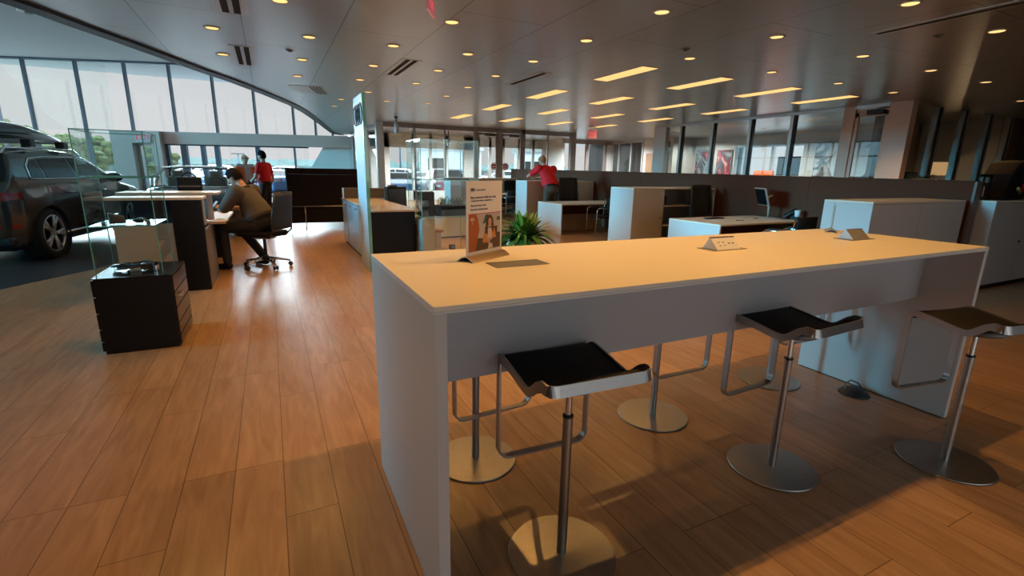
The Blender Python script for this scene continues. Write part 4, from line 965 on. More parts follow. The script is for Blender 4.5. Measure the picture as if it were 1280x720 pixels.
# glass tower
glass_box('glass_display_case', 'tall clear glass display tower with planter and loudspeaker behind the tall notice', 2.345, 7.18, 0.02, 1.875, 0.86, 0.74, (0.78, 1.31), edge=0.008)
t = thing('drawer_unit', 'pale drawer unit inside the foot of the glass display tower', 'drawer unit', (2.05, 7.18, 0.02))
m = MB(); m.box(-0.115, 0.06, -0.35, 0.35, 0.012, 0.745); m.build('body', M['lam'], t)
for k in range(4):
    m = MB(); m.box(-0.125, -0.116, -0.345, 0.345, 0.02 + k * 0.18, 0.19 + k * 0.18); m.build('drawer', M['lam'], t)
t = thing('loudspeaker', 'dark loudspeaker on the shelf of the glass tower beside the planter', 'speaker', (2.02, 7.05, 0.789))
m = MB(); m.box(-0.075, 0.12, -0.13, 0.13, 0.0, 0.355, 0.008); m.build('cabinet', M['plastic'], t)
for z, r in ((0.12, 0.075), (0.26, 0.045)):
    m = MB(); m.lathe([(0, -0.01), (r * 0.6, -0.004), (r, 0.006), (r, 0.0), (0, 0.0)], 22, Matrix.Translation((-0.076, 0, z)) @ Matrix.Rotation(R(-90), 4, 'Y')); m.build('driver', M['greyplastic'], t)
def tufts(m, cx, cy, z, wx, wy, n, h, droop=0.4, seed=1, lw=0.012):
    rnd = random.Random(seed)
    for _ in range(n):
        x = cx + rnd.uniform(-wx, wx); y = cy + rnd.uniform(-wy, wy); a = rnd.uniform(0, 2 * PI); L = h * rnd.uniform(0.6, 1.15); dr = droop * rnd.uniform(0.5, 1.4)
        d = Vector((math.cos(a), math.sin(a), 0)); s = Vector((-d.y, d.x, 0)); pr = None
        for k in range(6):
            f = k / 5; p = Vector((x, y, z)) + d * (L * dr * f * f * 1.4 + L * 0.12 * f) + Vector((0, 0, L * (f - dr * f * f * 0.75)))
            w_ = lw * (0.5 + 1.6 * f) * (1 - f) ** 0.6 + 0.0008
            c = [m.bm.verts.new(p - s * w_), m.bm.verts.new(p + Vector((0, 0, w_ * 0.35))), m.bm.verts.new(p + s * w_)]
            if pr:
                for q in (0, 1):
                    fc = m.bm.faces.new((pr[q], pr[q + 1], c[q + 1], c[q])); fc.smooth = True; fc.material_index = 1 if (_ % 7 == 0) else 0
            pr = c
t = thing('planter_box', 'black trough of grassy plants on the shelf of the glass tower', 'planter', (2.40, 7.05, 0.789))
m = MB(); m.box(-0.21, 0.26, -0.10, 0.10, 0.0, 0.155); m.build('trough', M['black'], t, bevel=0.003)
m = MB(); m.box(-0.20, 0.25, -0.09, 0.09, 0.155, 0.158); m.build('soil', M['soil'], t)
m = MB(); tufts(m, 0.03, 0, 0.155, 0.2, 0.07, 90, 0.16, 0.35, 3, 0.006); m.build('foliage', [M['leafdull'], M['leaf2']], t)
t = thing('display_stand', 'thin black tray on the upper shelf of the glass display tower', 'tray', (2.55, 7.0, 1.319))
m = MB(); m.box(-0.20, 0.12, -0.12, 0.12, 0.0, 0.02, 0.004); m.build('tray', M['plastic'], t); m = MB(); m.box(-0.18, 0.10, -0.10, 0.10, 0.02, 0.024); m.build('liner', M['rubber'], t)
# white planter cabinet behind, its plants hanging over
t = thing('planter_cabinet', 'white box planter with plants hanging over its edge behind the glass tower', 'planter', (3.55, 10.55, 0), R(8))
m = MB(); m.box(-0.34, 0.40, -0.38, 0.38, 0.03, 0.62); m.build('box', M['lam'], t, bevel=0.003)
m = MB(); m.box(-0.32, 0.38, -0.36, 0.36, 0.0, 0.03); m.build('plinth', M['black'], t)
m = MB(); m.box(-0.31, 0.37, -0.35, 0.35, 0.62, 0.626); m.build('soil', M['soil'], t)
m = MB(); tufts(m, 0.0, -0.2, 0.62, 0.32, 0.2, 90, 0.28, 1.25, 5, 0.013); m.build('foliage', [M['leaf'], M['leafdull']], t)
t = thing('side_table', 'small stand with a wooden top and white sign beside the glass tower', 'stand', (2.75, 8.75, 0))
m = MB(); m.box(-0.10, 0.08, -0.13, 0.13, 0.33, 0.38); m.build('top', M['woodbrown'], t, bevel=0.003)
m = MB(); m.box(-0.04, 0.05, -0.05, 0.05, 0.02, 0.33); m.box(-0.09, 0.09, -0.1, 0.1, 0.0, 0.02); m.build('pedestal', M['alu'], t)
m = MB(); m.tube([(-0.02 + 0.05 * math.cos(R(a)), 0, 0.38 + 0.11 * math.sin(R(a))) for a in range(0, 181, 15)], 0.008, 8); m.build('handle', M['paper'], t)
t = thing('floor_adapter', 'small black box on the floor behind the tall notice', 'adapter', (3.0, 8.65, 0)); m = MB(); m.box(-0.05, 0.05, -0.05, 0.05, 0, 0.09, 0.008); m.build('body', M['plastic'], t); m = MB(); m.box(-0.03, 0.03, -0.056, -0.05, 0.03, 0.06); m.build('socket', M['greyplastic'], t)
t = thing('potted_plant', 'bright green leafy plant in a pale pot behind the beige-topped cabinet', 'plant', (2.52, 9.1, 0))
m = MB(); m.lathe([(0, 0), (0.13, 0), (0.17, 0.55), (0.15, 0.55), (0.14, 0.5), (0, 0.5)], 20); m.build('pot', M['lam'], t)
m = MB(); tufts(m, 0, 0, 0.5, 0.1, 0.1, 90, 0.36, 0.5, 9, 0.014); m.build('foliage', [M['leaf2'], M['leaf']], t)
# fern in the white box in front of the cubicles
t = thing('potted_fern', 'big dark green fern in a white box before the cubicles', 'plant', (3.28, 6.3, 0))
m = MB(); m.box(-0.17, 0.20, -0.2, 0.2, 0.02, 0.47); m.build('pot', M['lam'], t, bevel=0.004)
m = MB(); m.box(-0.15, 0.18, -0.18, 0.18, 0.0, 0.02); m.build('plinth', M['black'], t)
m = MB(); m.box(-0.15, 0.18, -0.18, 0.18, 0.47, 0.474); m.build('soil', M['soil'], t)
m = MB(); rnd = random.Random(11)
for i in range(230):
    a = rnd.uniform(0, 2 * PI); u_ = rnd.random(); L = rnd.uniform(.42, .66) * (0.75 + .25 * u_); d = Vector((math.cos(a), math.sin(a), 0)); s_ = Vector((-d.y, d.x, 0)); up_ = R(82 - 62 * u_ ** .8); p = Vector((0.02 + rnd.uniform(-.07, .07), rnd.uniform(-.07, .07), 0.47)); pr = None; dirv = (d * math.cos(up_) + Vector((0, 0, 1)) * math.sin(up_)); wl = rnd.uniform(.026, .040)
    for k in range(8):
        f = k / 7; w_ = wl * math.sin(PI * min(1, .08 + f * .92)) ** .8 + .001
        c = [m.bm.verts.new(p - s_ * w_), m.bm.verts.new(p + Vector((0, 0, -w_ * .25))), m.bm.verts.new(p + s_ * w_)]
        if pr:
            for q in (0, 1): fc = m.bm.faces.new((pr[q], pr[q + 1], c[q + 1], c[q])); fc.smooth = True; fc.material_index = 1 if (i % 6 == 0 and u_ < .45) else 0
        pr = c; p = p + dirv * (L / 7); dirv = (dirv + Vector((0, 0, -1)) * (.13 + .16 * u_)).normalized()
m.build('foliage', [M['leaf'], M['leaf2']], t)

# ------------------------------------------------------------------ cubicles
CXa = 6.1
def low_cabinet(lab, x0, x1, y0, y1, z1, doors=(), shelf=None, name='storage_cabinet'):
    t = thing(name, lab, 'cabinet', (x0, y0, 0)); W, D = x1 - x0, y1 - y0
    for a_, b__ in ((0, 0.022), (W - 0.022, W)):
        m = MB(); m.box(a_, b__, 0, D, 0.0, z1 - 0.026); m.build('side_panel', M['lam'], t)
    m = MB(); m.box(0, W, 0, D, z1 - 0.025, z1); m.build('top', M['lamtop'], t, bevel=0.002)
    m = MB(); m.box(0.023, W - 0.023, D - 0.02, D, 0.05, z1 - 0.027); m.build('back_panel', M['lam'], t)
    m = MB(); m.box(0.023, W - 0.023, 0.02, D - 0.03, 0.0, 0.05); m.build('plinth', M['black'], t)
    for a, b in doors:
        m = MB(); m.box(a + 0.003, b - 0.003, 0.0, 0.02, 0.055, z1 - 0.03); d = m.build('door', M['lam'], t)
        m = MB(); m.cyl((0, 0), 0.012, 0, 0.02, 12); k = m.build('knob', M['plastic'], d); k.rotation_euler = (R(90), 0, 0); k.location = (b - 0.05, 0.0, 0.62)
    if shelf:
        for z in (0.06, 0.45, 0.83):
            m = MB(); m.box(shelf[0], shelf[1], 0.02, D - 0.021, z, z + 0.02); m.build('shelf', M['lam'], t)
        m = MB(); m.box(shelf[0] - 0.0, shelf[0] + 0.018, 0.02, D - 0.021, 0.06, z1 - 0.03); m.build('divider', M['lam'], t)
    return t
low_cabinet('tan chest-high cabinet by the high table whose pale blue-lit end shows', 6.1, 8.22, 3.17, 3.72, 1.19, ((0.023, 1.05), (1.05, 2.097)))
low_cabinet('tan chest-high cabinet at the dark end of the room holding the black bag', 8.46, 10.4, 2.95, 3.55, 1.19, ((0.023, 1.0), (1.0, 1.917)))
low_cabinet('chest-high cabinet with one tan door and open shelves behind the telephone desk', 6.1, 8.24, 7.27, 7.96, 1.19, ((0.023, 0.76),), (0.765, 2.1))
low_cabinet('chest-high cabinet the man in the red polo leans on', 6.1, 8.24, 11.55, 12.2, 1.215, ((0.023, 0.76), (0.77, 1.42), (1.43, 2.11)))
low_cabinet('tan chest-high cabinet in the farthest cubicle', 5.6, 8.24, 16.25, 16.85, 1.2, ((0.023, 0.9), (0.9, 1.8), (1.8, 2.6)))
def desk(lab, y0, y1, z=0.72, x0=6.1, x1=8.2):
    t = thing('office_desk', lab, 'desk', (x0, y0, 0)); W, D = x1 - x0, y1 - y0
    m = MB(); m.box(0, W, 0, D, z - 0.026, z); m.build('desk_top', M['lamtop'], t, bevel=0.002)
    m = MB(); m.box(0, 0.03, 0.004, D - 0.004, 0, z - 0.027); m.build('end_panel', M['lam'], t)
    m = MB(); m.box(0.031, W - 0.05, D * 0.62, D * 0.62 + 0.02, 0.28, z - 0.027); m.build('modesty_panel', M['taupe'], t)
    m = MB(); m.box(W - 0.08, W - 0.04, 0.05, D - 0.05, 0, z - 0.027); m.build('leg', M['greyplastic'], t)
    return t
desk('telephone desk with a pale blue-lit end panel just behind the high table', 5.22, 6.30)
desk('desk in front of the man in the red polo', 9.78, 10.92)
desk('desk with a black monitor in the farthest cubicle', 14.3, 15.4)
# drawer pedestal under the middle desk
t = thing('drawer_pedestal', 'low oak-coloured drawer unit under the desk before the man in red', 'drawer unit', (6.75, 10.55, 0)); m = MB(); m.box(-0.35, 0.85, -0.1, 0.30, 0.0, 0.42); m.build('body', M['oak'], t, bevel=0.003)
for k in range(2):
    m = MB(); m.box(-0.34 + k * 0.595, 0.245 + k * 0.595, -0.118, -0.101, 0.02, 0.40); d = m.build('drawer', M['oak'], t)
    m = MB(); m.box(-0.1 + k * 0.6, 0.0 + k * 0.6, -0.13, -0.119, 0.33, 0.35); m.build('handle', M['steel'], d)
# taupe partition running along the cubicles
PT = [(3.15, 1.425), (17.0, 1.525)]
t = thing('office_partition', 'long dark taupe partition screen behind the row of cubicles', 'partition', (8.28, 3.15, 0))
m = MB(); L_ = PT[1][0] - PT[0][0]
seam = [0.0, 2.2, 4.95, 6.5, 8.4, 10.8, L_]
for k, (a, b) in enumerate(zip(seam, seam[1:])):
    z0 = PT[0][1] + (PT[1][1] - PT[0][1]) * a / L_; z1 = PT[0][1] + (PT[1][1] - PT[0][1]) * b / L_
    m = MB(); m.loft([[(0, a + 0.002, 0.02), (0.15, a + 0.002, 0.02), (0.15, a + 0.002, z0), (0, a + 0.002, z0)], [(0, b - 0.002, 0.02), (0.15, b - 0.002, 0.02), (0.15, b - 0.002, z1), (0, b - 0.002, z1)]], smooth=False); m.build('panel', M['taupe'], t)
m = MB(); m.box(0, 0.15, -0.03, 0.0, 0.0, PT[0][1] + 0.005); m.build('end_post', mat('grey_brown_end', (0.17, 0.13, 0.115, 1), 0.5), t)
m = MB(); m.box(0.02, 0.13, 0.0, L_, 0.0, 0.02); m.build('foot', M['black'], t)
m = MB(); m.loft([[(-0.01, 0, PT[0][1]), (0.16, 0, PT[0][1]), (0.16, 0, PT[0][1] + 0.015), (-0.01, 0, PT[0][1] + 0.015)], [(-0.01, L_, PT[1][1]), (0.16, L_, PT[1][1]), (0.16, L_, PT[1][1] + 0.015), (-0.01, L_, PT[1][1] + 0.015)]], smooth=False); m.build('top_rail', M['taupe'], t)

# chairs at the cubicles
def at_chair(src, x, y, a, lab, sc=1.0):
    c = dup(src, (x, y, 0), R(a), lab); c.scale = (sc, sc, sc); return c
at_chair(ch0, 7.70, 6.74, 180, 'black office chair between the telephone desk and the shelf cabinet', 1.27)
at_chair(ch0, 7.30, 11.05, 176, 'black office chair behind the desk beside the man in red', 1.32)
at_chair(ch0, 7.75, 15.72, 160, 'black office chair behind the desk in the farthest cubicle', 1.15)
def visitor_chair(label):
    t = thing('visitor_chair', label, 'chair', (0, 0, 0), 0, 'chrome cantilever visitor chairs')
    for s in (-1, 1):
        x = s * 0.265
        m = MB(); m.tube([(x, -0.21, 0.84), (x, -0.19, 0.66), (x, -0.17, 0.46), (x, -0.16, 0.013)], 0.012, 8); m.tube([(x, -0.19, 0.655), (x, 0.20, 0.655), (x, 0.245, 0.63), (x, 0.25, 0.58), (x, 0.27, 0.013)], 0.012, 8); m.build('side_frame', M['chrome'], t)
        m = MB(); m.box(x - 0.022, x + 0.022, -0.12, 0.18, 0.668, 0.685, 0.006); m.build('armrest', M['plastic'], t)
    m = MB(); m.tube([(-0.265, 0.2, 0.43), (0.265, 0.2, 0.43)], 0.010, 8); m.tube([(-0.265, -0.17, 0.43), (0.265, -0.17, 0.43)], 0.010, 8); m.build('cross_bar', M['chrome'], t)
    m = MB(); m.box(-0.245, 0.245, -0.18, 0.24, 0.44, 0.475, 0.012); m.build('seat', M['leather'], t)
    m = MB(); m.loft([[(-0.25, -0.19, 0.50), (0.25, -0.19, 0.50), (0.25, -0.225, 0.50), (-0.25, -0.225, 0.50)], [(-0.25, -0.215, 0.70), (0.25, -0.215, 0.70), (0.25, -0.25, 0.70), (-0.25, -0.25, 0.70)], [(-0.24, -0.235, 0.88), (0.24, -0.235, 0.88), (0.24, -0.262, 0.88), (-0.24, -0.262, 0.88)]]); m.build('backrest', M['leather'], t)
    m = MB(); m.tube([(-0.265, -0.255, 0.69), (-0.1, -0.268, 0.69), (0.1, -0.268, 0.69), (0.265, -0.255, 0.69)], 0.012, 8); m.build('back_bar', M['steel'], t)
    return t
v0 = visitor_chair('black visitor chair with chrome arms at the desk before the man in red'); v0.location = (6.98, 9.40, 0); v0.rotation_euler = (0, 0, R(80))
dup(v0, (7.0, 4.72, 0), R(5), 'black chrome-framed chair tucked under the telephone desk')
dup(v0, (6.75, 13.75, 0), R(-4), 'black visitor chair with a pale back bar at the farthest desk')
# things on the telephone desk
DZ = 0.72
t = thing('monitor', 'pale tilted flat monitor on a jointed stand on the telephone desk', 'monitor', (7.98, 5.82, DZ), R(60))
m = MB(); m.box(-0.13, 0.13, -0.11, 0.09, 0, 0.018, 0.006); m.build('base', M['alu'], t)
m = MB(); m.tube([(0, 0, 0.015), (0, 0.01, 0.2), (0, 0.10, 0.34)], 0.022, 10); m.tube([(0, 0.10, 0.34), (0, -0.03, 0.40)], 0.018, 10); m.build('arm', M['alu'], t)
TT = Matrix.Translation((0, 0.155, 0.37)) @ Matrix.Rotation(R(-18), 4, 'X')
m = MB(); m.box(-0.21, 0.21, -0.02, 0.012, -0.15, 0.16, 0.006, mtx=TT); m.build('screen_case', M['alu'], t)
m = MB(); m.box(-0.195, 0.195, 0.0125, 0.0155, -0.135, 0.145, mtx=TT); m.build('screen', M['blackgloss'], t)
t = thing('desk_telephone', 'black desk telephone propped on its stand between monitor and cup', 'telephone', (8.16, 5.55, DZ), R(-150))
m = MB(); TT = Matrix.Translation((0, 0, 0.085)) @ Matrix.Rotation(R(38), 4, 'X'); m.box(-0.12, 0.12, -0.12, 0.12, -0.012, 0.015, 0.006, mtx=TT); m.build('body', M['plastic'], t)
m = MB(); m.box(-0.04, 0.04, 0.02, 0.09, 0.0, 0.13, 0.005); m.build('stand', M['plastic'], t)
m = MB(); m.tube([(-0.1, -0.08, 0.06), (-0.1, 0.0, 0.125), (-0.1, 0.09, 0.175)], [0.022, 0.014, 0.022], 10); m.build('handset', M['black'], t)
m = MB()
for i in range(3):
    for j in range(4): m.box(-0.03 + i * 0.032, -0.01 + i * 0.032, -0.09 + j * 0.026, -0.072 + j * 0.026, 0.015, 0.020, mtx=TT)
m.build('keypad', M['greyplastic'], t)
t = thing('pen_cup', 'pale and black cup at the far end of the telephone desk', 'cup', (8.10, 5.36, DZ))
m = MB(); m.lathe([(0, 0), (0.045, 0), (0.042, 0.06), (0, 0.06)], 20); m.build('holder', M['plastic'], t)
m = MB(); m.lathe([(0, 0.06), (0.041, 0.06), (0.05, 0.17), (0.046, 0.17), (0.04, 0.07), (0, 0.07)], 20); m.build('cup', M['paper'], t)
t = thing('keyboard', 'thin dark keyboard on the telephone desk', 'keyboard', (6.86, 6.02, DZ), R(8)); m = MB(); m.box(-0.2, 0.2, -0.07, 0.07, 0, 0.016, 0.004); m.build('body', M['plastic'], t)
m = MB()
for i in range(12):
    for j in range(4): m.box(-0.185 + i * 0.031, -0.159 + i * 0.031, -0.055 + j * 0.028, -0.032 + j * 0.028, 0.016, 0.020)
m.build('keys', M['black'], t)
for x, y, a, lab in ((7.45, 6.0, 20, 'white sheet of paper in the middle of the telephone desk'), (6.72, 5.72, -12, 'white sheet of paper beside the keyboard on the telephone desk')):
    t = thing('paper_sheet', lab, 'paper', (x, y, DZ), R(a)); m = MB(); m.box(-0.105, 0.105, -0.148, 0.148, 0, 0.002); m.build('sheet', M['paper'], t)
    m = MB()
    for k in range(6): m.box(-0.08, 0.07, -0.12 + k * 0.04, -0.114 + k * 0.04, 0.002, 0.0024)
    m.build('lettering', M['ink'], t)
for x, y, a, lab in ((6.62, 5.95, 30, 'dark pen beside the keyboard on the telephone desk'), (7.02, 5.62, -20, 'dark pen near the front edge of the telephone desk'), (7.62, 5.80, 75, 'thin dark pen next to the monitor on the telephone desk')):
    t = thing('pen', lab, 'pen', (x, y, DZ), R(a)); m = MB(); m.tube([(-0.075, 0, 0.006), (0.06, 0, 0.006)], 0.005, 8); m.build('barrel', M['plastic'], t); m = MB(); m.tube([(0.06, 0, 0.006), (0.078, 0, 0.006)], [0.005, 0.001], 8); m.build('tip', M['steel'], t)
t = thing('file_tray', 'dark files on the open shelf of the cabinet behind the telephone desk', 'files', (7.05, 7.6, 0.852)); m = MB()
for k in range(3): m.box(-0.1 + k * 0.06, -0.05 + k * 0.06, -0.12, 0.15, 0, 0.24 - 0.03 * k, 0.003)
m.build('files', M['plastic'], t); m = MB(); m.box(-0.11, 0.09, -0.13, 0.16, -0.0, 0.01); m.build('tray', M['greyplastic'], t)
t = thing('monitor', 'black monitor on the desk in the farthest cubicle', 'monitor', (7.25, 14.95, DZ), R(180)); m = MB(); m.box(-0.1, 0.1, -0.08, 0.08, 0, 0.015); m.tube([(0, 0, 0.01), (0, 0, 0.2)], 0.02, 8); m.build('stand', M['plastic'], t)
m = MB(); m.box(-0.24, 0.24, 0.02, 0.05, 0.09, 0.42, 0.006); m.build('screen_case', M['plastic'], t); m = MB(); m.box(-0.23, 0.23, 0.051, 0.053, 0.10, 0.41); m.build('screen', M['blackgloss'], t)
# black bag and monitor on the cabinet at the dark end
t = thing('equipment_bag', 'black bag with red and yellow stripes on the cabinet at the dark end', 'bag', (9.45, 3.28, 1.193), R(10))
m = MB(); m.loft([[(-0.62, -0.15, 0), (-0.62, 0.15, 0), (-0.60, 0.12, 0.05), (-0.60, -0.12, 0.05)], [(-0.36, -0.2, 0), (-0.36, 0.2, 0), (-0.36, 0.16, 0.34), (-0.36, -0.14, 0.34)], [(0.0, -0.22, 0), (0.0, 0.22, 0), (0.0, 0.18, 0.50), (0.0, -0.15, 0.50)], [(0.45, -0.2, 0), (0.45, 0.2, 0), (0.45, 0.15, 0.55), (0.45, -0.12, 0.55)]], smooth=False); m.build('body', M['leather'], t, bevel=0.02)
m = MB(); m.box(-0.35, -0.16, -0.23, -0.20, 0.03, 0.07, mtx=Matrix.Rotation(R(18), 4, 'Y')); m.build('yellow_stripe', mat('dull_yellow', (0.35, 0.22, 0.04, 1), 0.6), t)
m = MB(); m.box(-0.10, 0.30, -0.24, -0.21, 0.13, 0.20, mtx=Matrix.Rotation(R(16), 4, 'Y')); m.build('red_stripe', M['red'], t)
t = thing('bracket_stand', 'small black bracket stand with a cross bar beside the black bag at the dark end', 'stand', (8.60, 3.2, 1.19))
m = MB(); m.lathe([(0, 0.05), (0.08, 0.045), (0.13, 0.0), (0, 0)], 20); m.build('base', M['plastic'], t)
m = MB(); m.box(-0.03, 0.03, -0.02, 0.02, 0.03, 0.34, 0.004); m.box(0.17, 0.23, -0.02, 0.02, 0.03, 0.34, 0.004); m.box(-0.03, 0.23, -0.02, 0.02, 0.30, 0.34, 0.004); m.build('upright', M['plastic'], t)
m = MB(); m.box(-0.16, 0.24, -0.03, 0.0, 0.20, 0.225, 0.004); m.build('cross_bar', M['plastic'], t)
m = MB(); m.box(0.05, 0.10, -0.01, 0.01, 0.23, 0.30); m.box(0.05, 0.10, -0.01, 0.01, 0.04, 0.18); m.build('inset', M['cream'], t)

# ------------------------------------------------------------------ pictures and lamps in the glazed offices
def picture(lab, x, y0, y1, z0, z1, cols, sc=2.2):
    t = thing('wall_picture', lab, 'picture', (x, (y0 + y1) / 2, z0)); h = (y1 - y0) / 2
    m = MB(); m.box(-0.03, 0.0, -h, h, 0, z1 - z0); m.build('frame', M['plastic'], t)
    m = MB(); m.box(-0.034, -0.030, -h + 0.02, h - 0.02, 0.02, z1 - z0 - 0.02); m.build('canvas', blotch_material(lab[:30].replace(' ', '_'), cols, sc), t)
RC = [(0.02, 0.02, 0.03, 1), (0.35, 0.35, 0.38, 1), (0.05, 0.05, 0.07, 1), (0.5, 0.05, 0.06, 1), (0.6, 0.5, 0.5, 1)]
picture('dark photograph with red and white patches seen through the second office pane', 17.88, 16.2, 17.1, 1.35, 2.52, RC)
picture('dark red photograph seen through the third office pane', 17.88, 15.1, 15.9, 1.35, 2.50, RC[::-1])
picture('large pale picture with dark streaks beside the office door', 17.88, 9.2, 11.5, 1.45, 2.62, [(0.6, 0.62, 0.62, 1), (0.5, 0.52, 0.53, 1), (0.55, 0.57, 0.57, 1), (0.04, 0.05, 0.06, 1), (0.62, 0.64, 0.65, 1)], 1.3)
t = thing('monitor', 'black screen standing in the room behind the wide glass pane', 'monitor', (16.6, 11.6, 0.75), R(90)); m = MB(); m.box(-0.42, 0.42, -0.02, 0.03, 0.72, 1.38, 0.01); m.build('screen', M['blackgloss'], t); m = MB(); m.box(-0.05, 0.05, -0.03, 0.03, -0.75, 0.8); m.box(-0.3, 0.3, -0.2, 0.2, -0.75, -0.72); m.build('stand', M['plastic'], t)
t = thing('orange_armchair', 'orange armchair in the glazed gallery room', 'armchair', (16.6, 12.9, 0), R(90)); m = MB(); m.box(-0.4, 0.4, -0.4, 0.4, 0.12, 0.45, 0.06); m.build('seat', M['orange'], t); m = MB(); m.box(-0.42, 0.42, -0.55, -0.4, 0.12, 1.65, 0.06); m.build('backrest', M['orange'], t)
m = MB()
for s in (-0.35, 0.35):
    for q in (-0.35, 0.35): m.tube([(s, q, 0), (s, q, 0.13)], 0.02, 8)
m.build('legs', M['steel'], t)
t = thing('table_lamp', 'glowing lamp with an amber shade in the dim office behind dark mullions', 'lamp', (16.75, 7.25, 0.0)); m = MB(); m.cyl((0, 0), 0.18, 0, 0.03, 20); m.cyl((0, 0), 0.015, 0.03, 1.55, 10); m.build('stand', M['plastic'], t)
m = MB(); m.lathe([(0.30, 1.55), (0.26, 1.90)], 28); m.lathe([(0.295, 1.55), (0.255, 1.90)], 28); m.build('shade', M['amber'], t)
t = thing('office_armchair', 'grey rounded chair back in the dim office', 'armchair', (15.45, 6.95, 0)); m = MB(); m.box(-0.35, 0.35, -0.3, 0.3, 0.0, 0.5, 0.08); m.build('seat', M['leafdull'], t); m = MB(); m.box(-0.35, 0.35, 0.25, 0.4, 0.4, 1.62, 0.1); m.build('backrest', M['leafdull'], t)
t = thing('potted_plant', 'small dark plant in a brown bowl behind the wide cream post', 'plant', (12.95, 5.85, 0)); m = MB(); m.cyl((0, 0), 0.12, 0, 1.30, 16); m.build('stand', M['darkwall'], t); m = MB(); m.lathe([(0, 1.30), (0.12, 1.30), (0.19, 1.46), (0.17, 1.46), (0, 1.40)], 18); m.build('bowl', M['woodbrown'], t)
m = MB(); tufts(m, 0, 0, 1.42, 0.1, 0.1, 40, 0.2, 0.7, 21, 0.012); m.build('foliage', [M['soil'], M['leafdull']], t)
# ------------------------------------------------------------------ cars
def interp(tab, s):
    if s <= tab[0][0]: return tab[0][1]
    for (a, va), (b, vb) in zip(tab, tab[1:]):
        if s <= b:
            f = (s - a) / (b - a); return va + (vb - va) * f
    return tab[-1][1]
SUV = dict(L=4.66, top=[(0, .80), (.06, 1.02), (.18, 1.16), (.34, 1.38), (.50, 1.585), (.62, 1.625), (1.0, 1.655), (1.7, 1.665), (2.2, 1.645), (2.55, 1.57), (3.0, 1.34), (3.38, 1.13), (3.7, 1.075), (4.2, 1.0), (4.5, .88), (4.62, .72), (4.66, .58)],
           bot=[(0, .40), (.15, .27), (.6, .24), (4.0, .24), (4.5, .26), (4.66, .36)], plan=[(0, .74), (.08, .84), (.3, .915), (.8, .945), (3.7, .945), (4.2, .90), (4.5, .78), (4.66, .58)],
           belt=1.14, wheels=(.88, 3.70), wr=.385, roof=1.66,
           wins=[[(.68, 1.24), (.98, 1.235), (1.04, 1.505), (.88, 1.485), (.74, 1.39)], [(1.03, 1.235), (1.86, 1.225), (1.89, 1.535), (1.09, 1.515)], [(1.93, 1.225), (2.98, 1.18), (2.82, 1.27), (2.42, 1.475), (2.2, 1.53), (1.95, 1.54)]],
           outline=[(.62, 1.22), (.70, 1.41), (.87, 1.515), (1.3, 1.55), (2.2, 1.555), (2.48, 1.485), (2.86, 1.285), (3.08, 1.165), (1.9, 1.205)],
           shield=(2.50, 3.36), rear=(.20, .48))
SEDAN = dict(L=4.7, top=[(0, .78), (.05, .98), (.5, 1.05), (.85, 1.08), (1.4, 1.34), (1.75, 1.42), (2.3, 1.43), (2.7, 1.36), (3.3, 1.08), (3.55, 1.0), (4.2, .88), (4.55, .76), (4.7, .55)],
             bot=[(0, .36), (.2, .24), (.6, .2), (4.1, .2), (4.6, .24), (4.7, .34)], plan=[(0, .76), (.1, .84), (.4, .9), (.9, .92), (3.7, .92), (4.2, .88), (4.55, .76), (4.7, .58)],
             belt=.98, wheels=(.95, 3.75), wr=.33, roof=1.43,
             wins=[[(1.15, 1.03), (1.85, 1.03), (1.87, 1.34), (1.62, 1.33)], [(1.92, 1.03), (2.95, 1.02), (2.62, 1.27), (2.35, 1.34), (1.94, 1.345)]], outline=None, shield=(2.68, 3.28), rear=(.9, 1.40))
